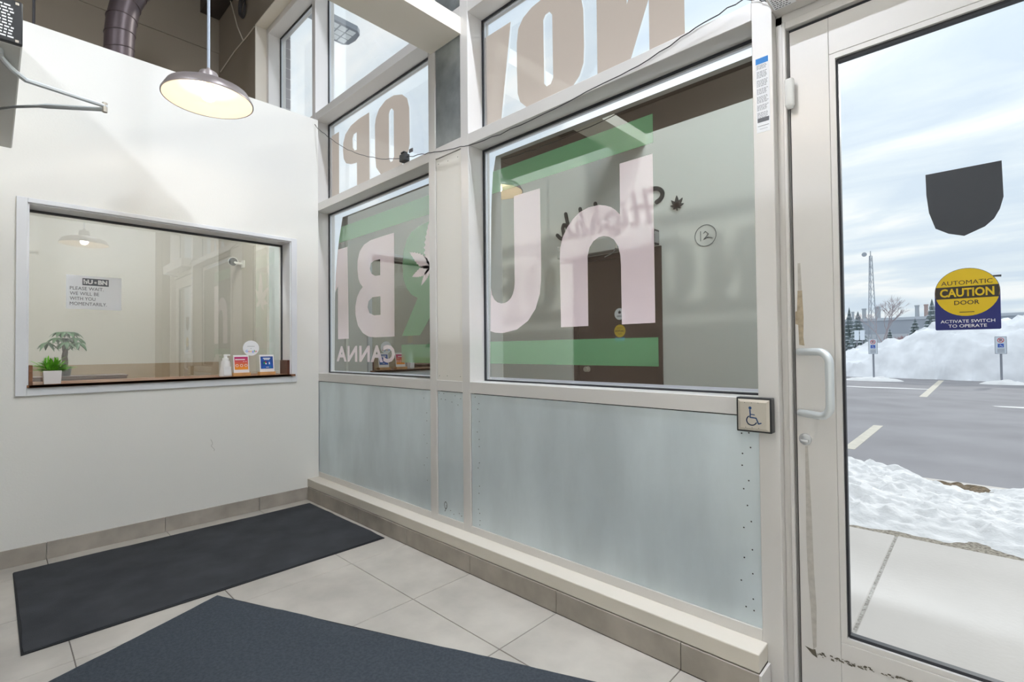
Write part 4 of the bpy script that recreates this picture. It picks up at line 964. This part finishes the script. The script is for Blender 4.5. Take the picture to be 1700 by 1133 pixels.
conifer(-1.8, 37.2, 3.4, .9, 'snowy conifer second from the door stile', 2)
conifer(2.1, 33.6, 3.65, .9, 'tall snowy conifer just left of the yellow sticker', 3)
conifer(1.15, 36.5, 2.8, .95, 'broad short snowy conifer before the grey building', 4)
conifer(-.3, 38.5, 2.3, .5, 'smallest snowy conifer below the mast', 5)
def bare(x, y, h, label, seed, m_, depth=5):
    rnd = random.Random(seed); bm = bmesh.new()
    def br(p, d, L, r, k):
        e_ = p+d*L; tube([p, (p+e_)/2+Vector((rnd.uniform(-1, 1), rnd.uniform(-1, 1), 0))*L*.06, e_], [r, r*.85, r*.65], 4, bm)
        if k:
            for _ in range(3 if k > 1 else 4):
                nd = (d+Vector((rnd.uniform(-.75, .75), rnd.uniform(-.75, .75), rnd.uniform(-.1, .5)))).normalized(); br(e_, nd, L*rnd.uniform(.6, .8), r*.6, k-1)
    br(Vector((x, y, LOT)), Vector((0, 0, 1)), h*.3, .075, depth)
    tag(obj('bare_tree', bm, m_), label, 'tree', 'bare trees behind the snow pile')
bare(-.1, 34, 4.6, 'bare pale birch with fine twigs left of centre', 21, 'bare_wood')
bare(.75, 32.8, 2.4, 'bare reddish shrub beside the birch', 22, 'red_twig', 4)
bare(6.0, 36, 3.0, 'bare small tree right of the yellow sticker', 23, 'bare_wood', 4)
fb = thing('factory_building', 'long flat grey industrial building on the horizon', 'building', (0, 92, LOT))
obj('hall', B((-60, 60, 90, 100, LOT, 5.3)), 'bldg_grey', fb)
obj('parapet', B((-60, 60, 89.9, 90.3, 5.0, 5.4)), 'bldg_light', fb)
obj('annex', B((-10.5, 40, 86, 90, LOT, 2.9)), 'bldg_light', fb)
for i, (x, r, z, m_) in enumerate(((-9.4, .3, 7.2, 'stack_grey'), (-10.9, .2, 6.8, 'stack_grey'), (-2.85, .28, 7.3, 'stack_grey'), (-1.8, .26, 7.35, 'stack_brown'), (4.7, .5, 7.2, 'stack_grey'), (-7.6, .35, 7.4, 'stack_grey'))):
    t_ = thing('chimney_stack', ['grey chimney stack right of the slim conifers', 'thin grey chimney stack at the left end of the factory', 'grey chimney stack left of the brown one', 'brownish chimney stack beside the tall conifer', 'wide pale chimney stack right of the yellow sticker', 'grey chimney stack at the foot of the mast'][i], 'chimney', (x, 94, 5.3), 'factory chimneys')
    obj('shaft', tube([(x, 94, 5.3), (x, 94, z)], [r, r*.9], 14), m_, t_); obj('rim', tube([(x, 94, z-.2), (x, 94, z)], r*1.1, 14), m_, t_)
ma = thing('lattice_mast', 'tall thin lattice radio mast with a dish on top', 'mast', (-5.3, 70, LOT))
legs = [[(-5.3+.55*math.cos(a)*(1-.75*t), 70+.55*math.sin(a)*(1-.75*t), LOT+12.1*t) for t in (0, .5, 1)] for a in (0.5, 2.6, 4.7)]
for l in legs: obj('leg', tube(l, .05, 5), 'mast_grey', ma)
bm = bmesh.new()
for k in range(14):
    t0, t1 = k/14, (k+1)/14
    for i in range(3):
        A = Vector(legs[i][0]).lerp(Vector(legs[i][2]), t0); C = Vector(legs[(i+1) % 3][0]).lerp(Vector(legs[(i+1) % 3][2]), t1); tube([A, C], .022, 4, bm)
obj('bracing', bm, 'mast_grey', ma)
obj('dish', tube([(-5.85, 69.6, 12.05), (-5.8, 69.2, 12.05)], [.14, .26], 16), 'mast_grey', ma)
obj('antenna', tube([(-5.3, 70, 11.9), (-5.3, 70, 12.5)], .05, 6), 'mast_grey', ma)
fs = thing('distant_sign', 'two small white sign panels beside the conifers', 'sign', (-.95, 31.8, LOT))
for dx in (-.12, .14): obj('panel', B((-.95+dx-.11, -.95+dx+.11, 31.75, 31.78, 1.55, 2.1)), 'sign_white', fs)
for dx in (-.12, .14): obj('post', tube([(-.95+dx, 31.8, LOT), (-.95+dx, 31.8, 2.0)], .03, 6), 'post_steel', fs)
sl = thing('street_light', 'thin street light arm showing beside the yellow sticker', 'street light', (3.9, 60, LOT))
obj('pole', tube([(3.9, 60, LOT), (3.9, 60, 7.4)], .08, 8), 'mast_grey', sl); obj('arm', tube([(3.9, 60, 7.4), (4.6, 60, 7.42), (5.45, 60, 7.38)], [.06, .06, .1], 6), 'charcoal', sl)
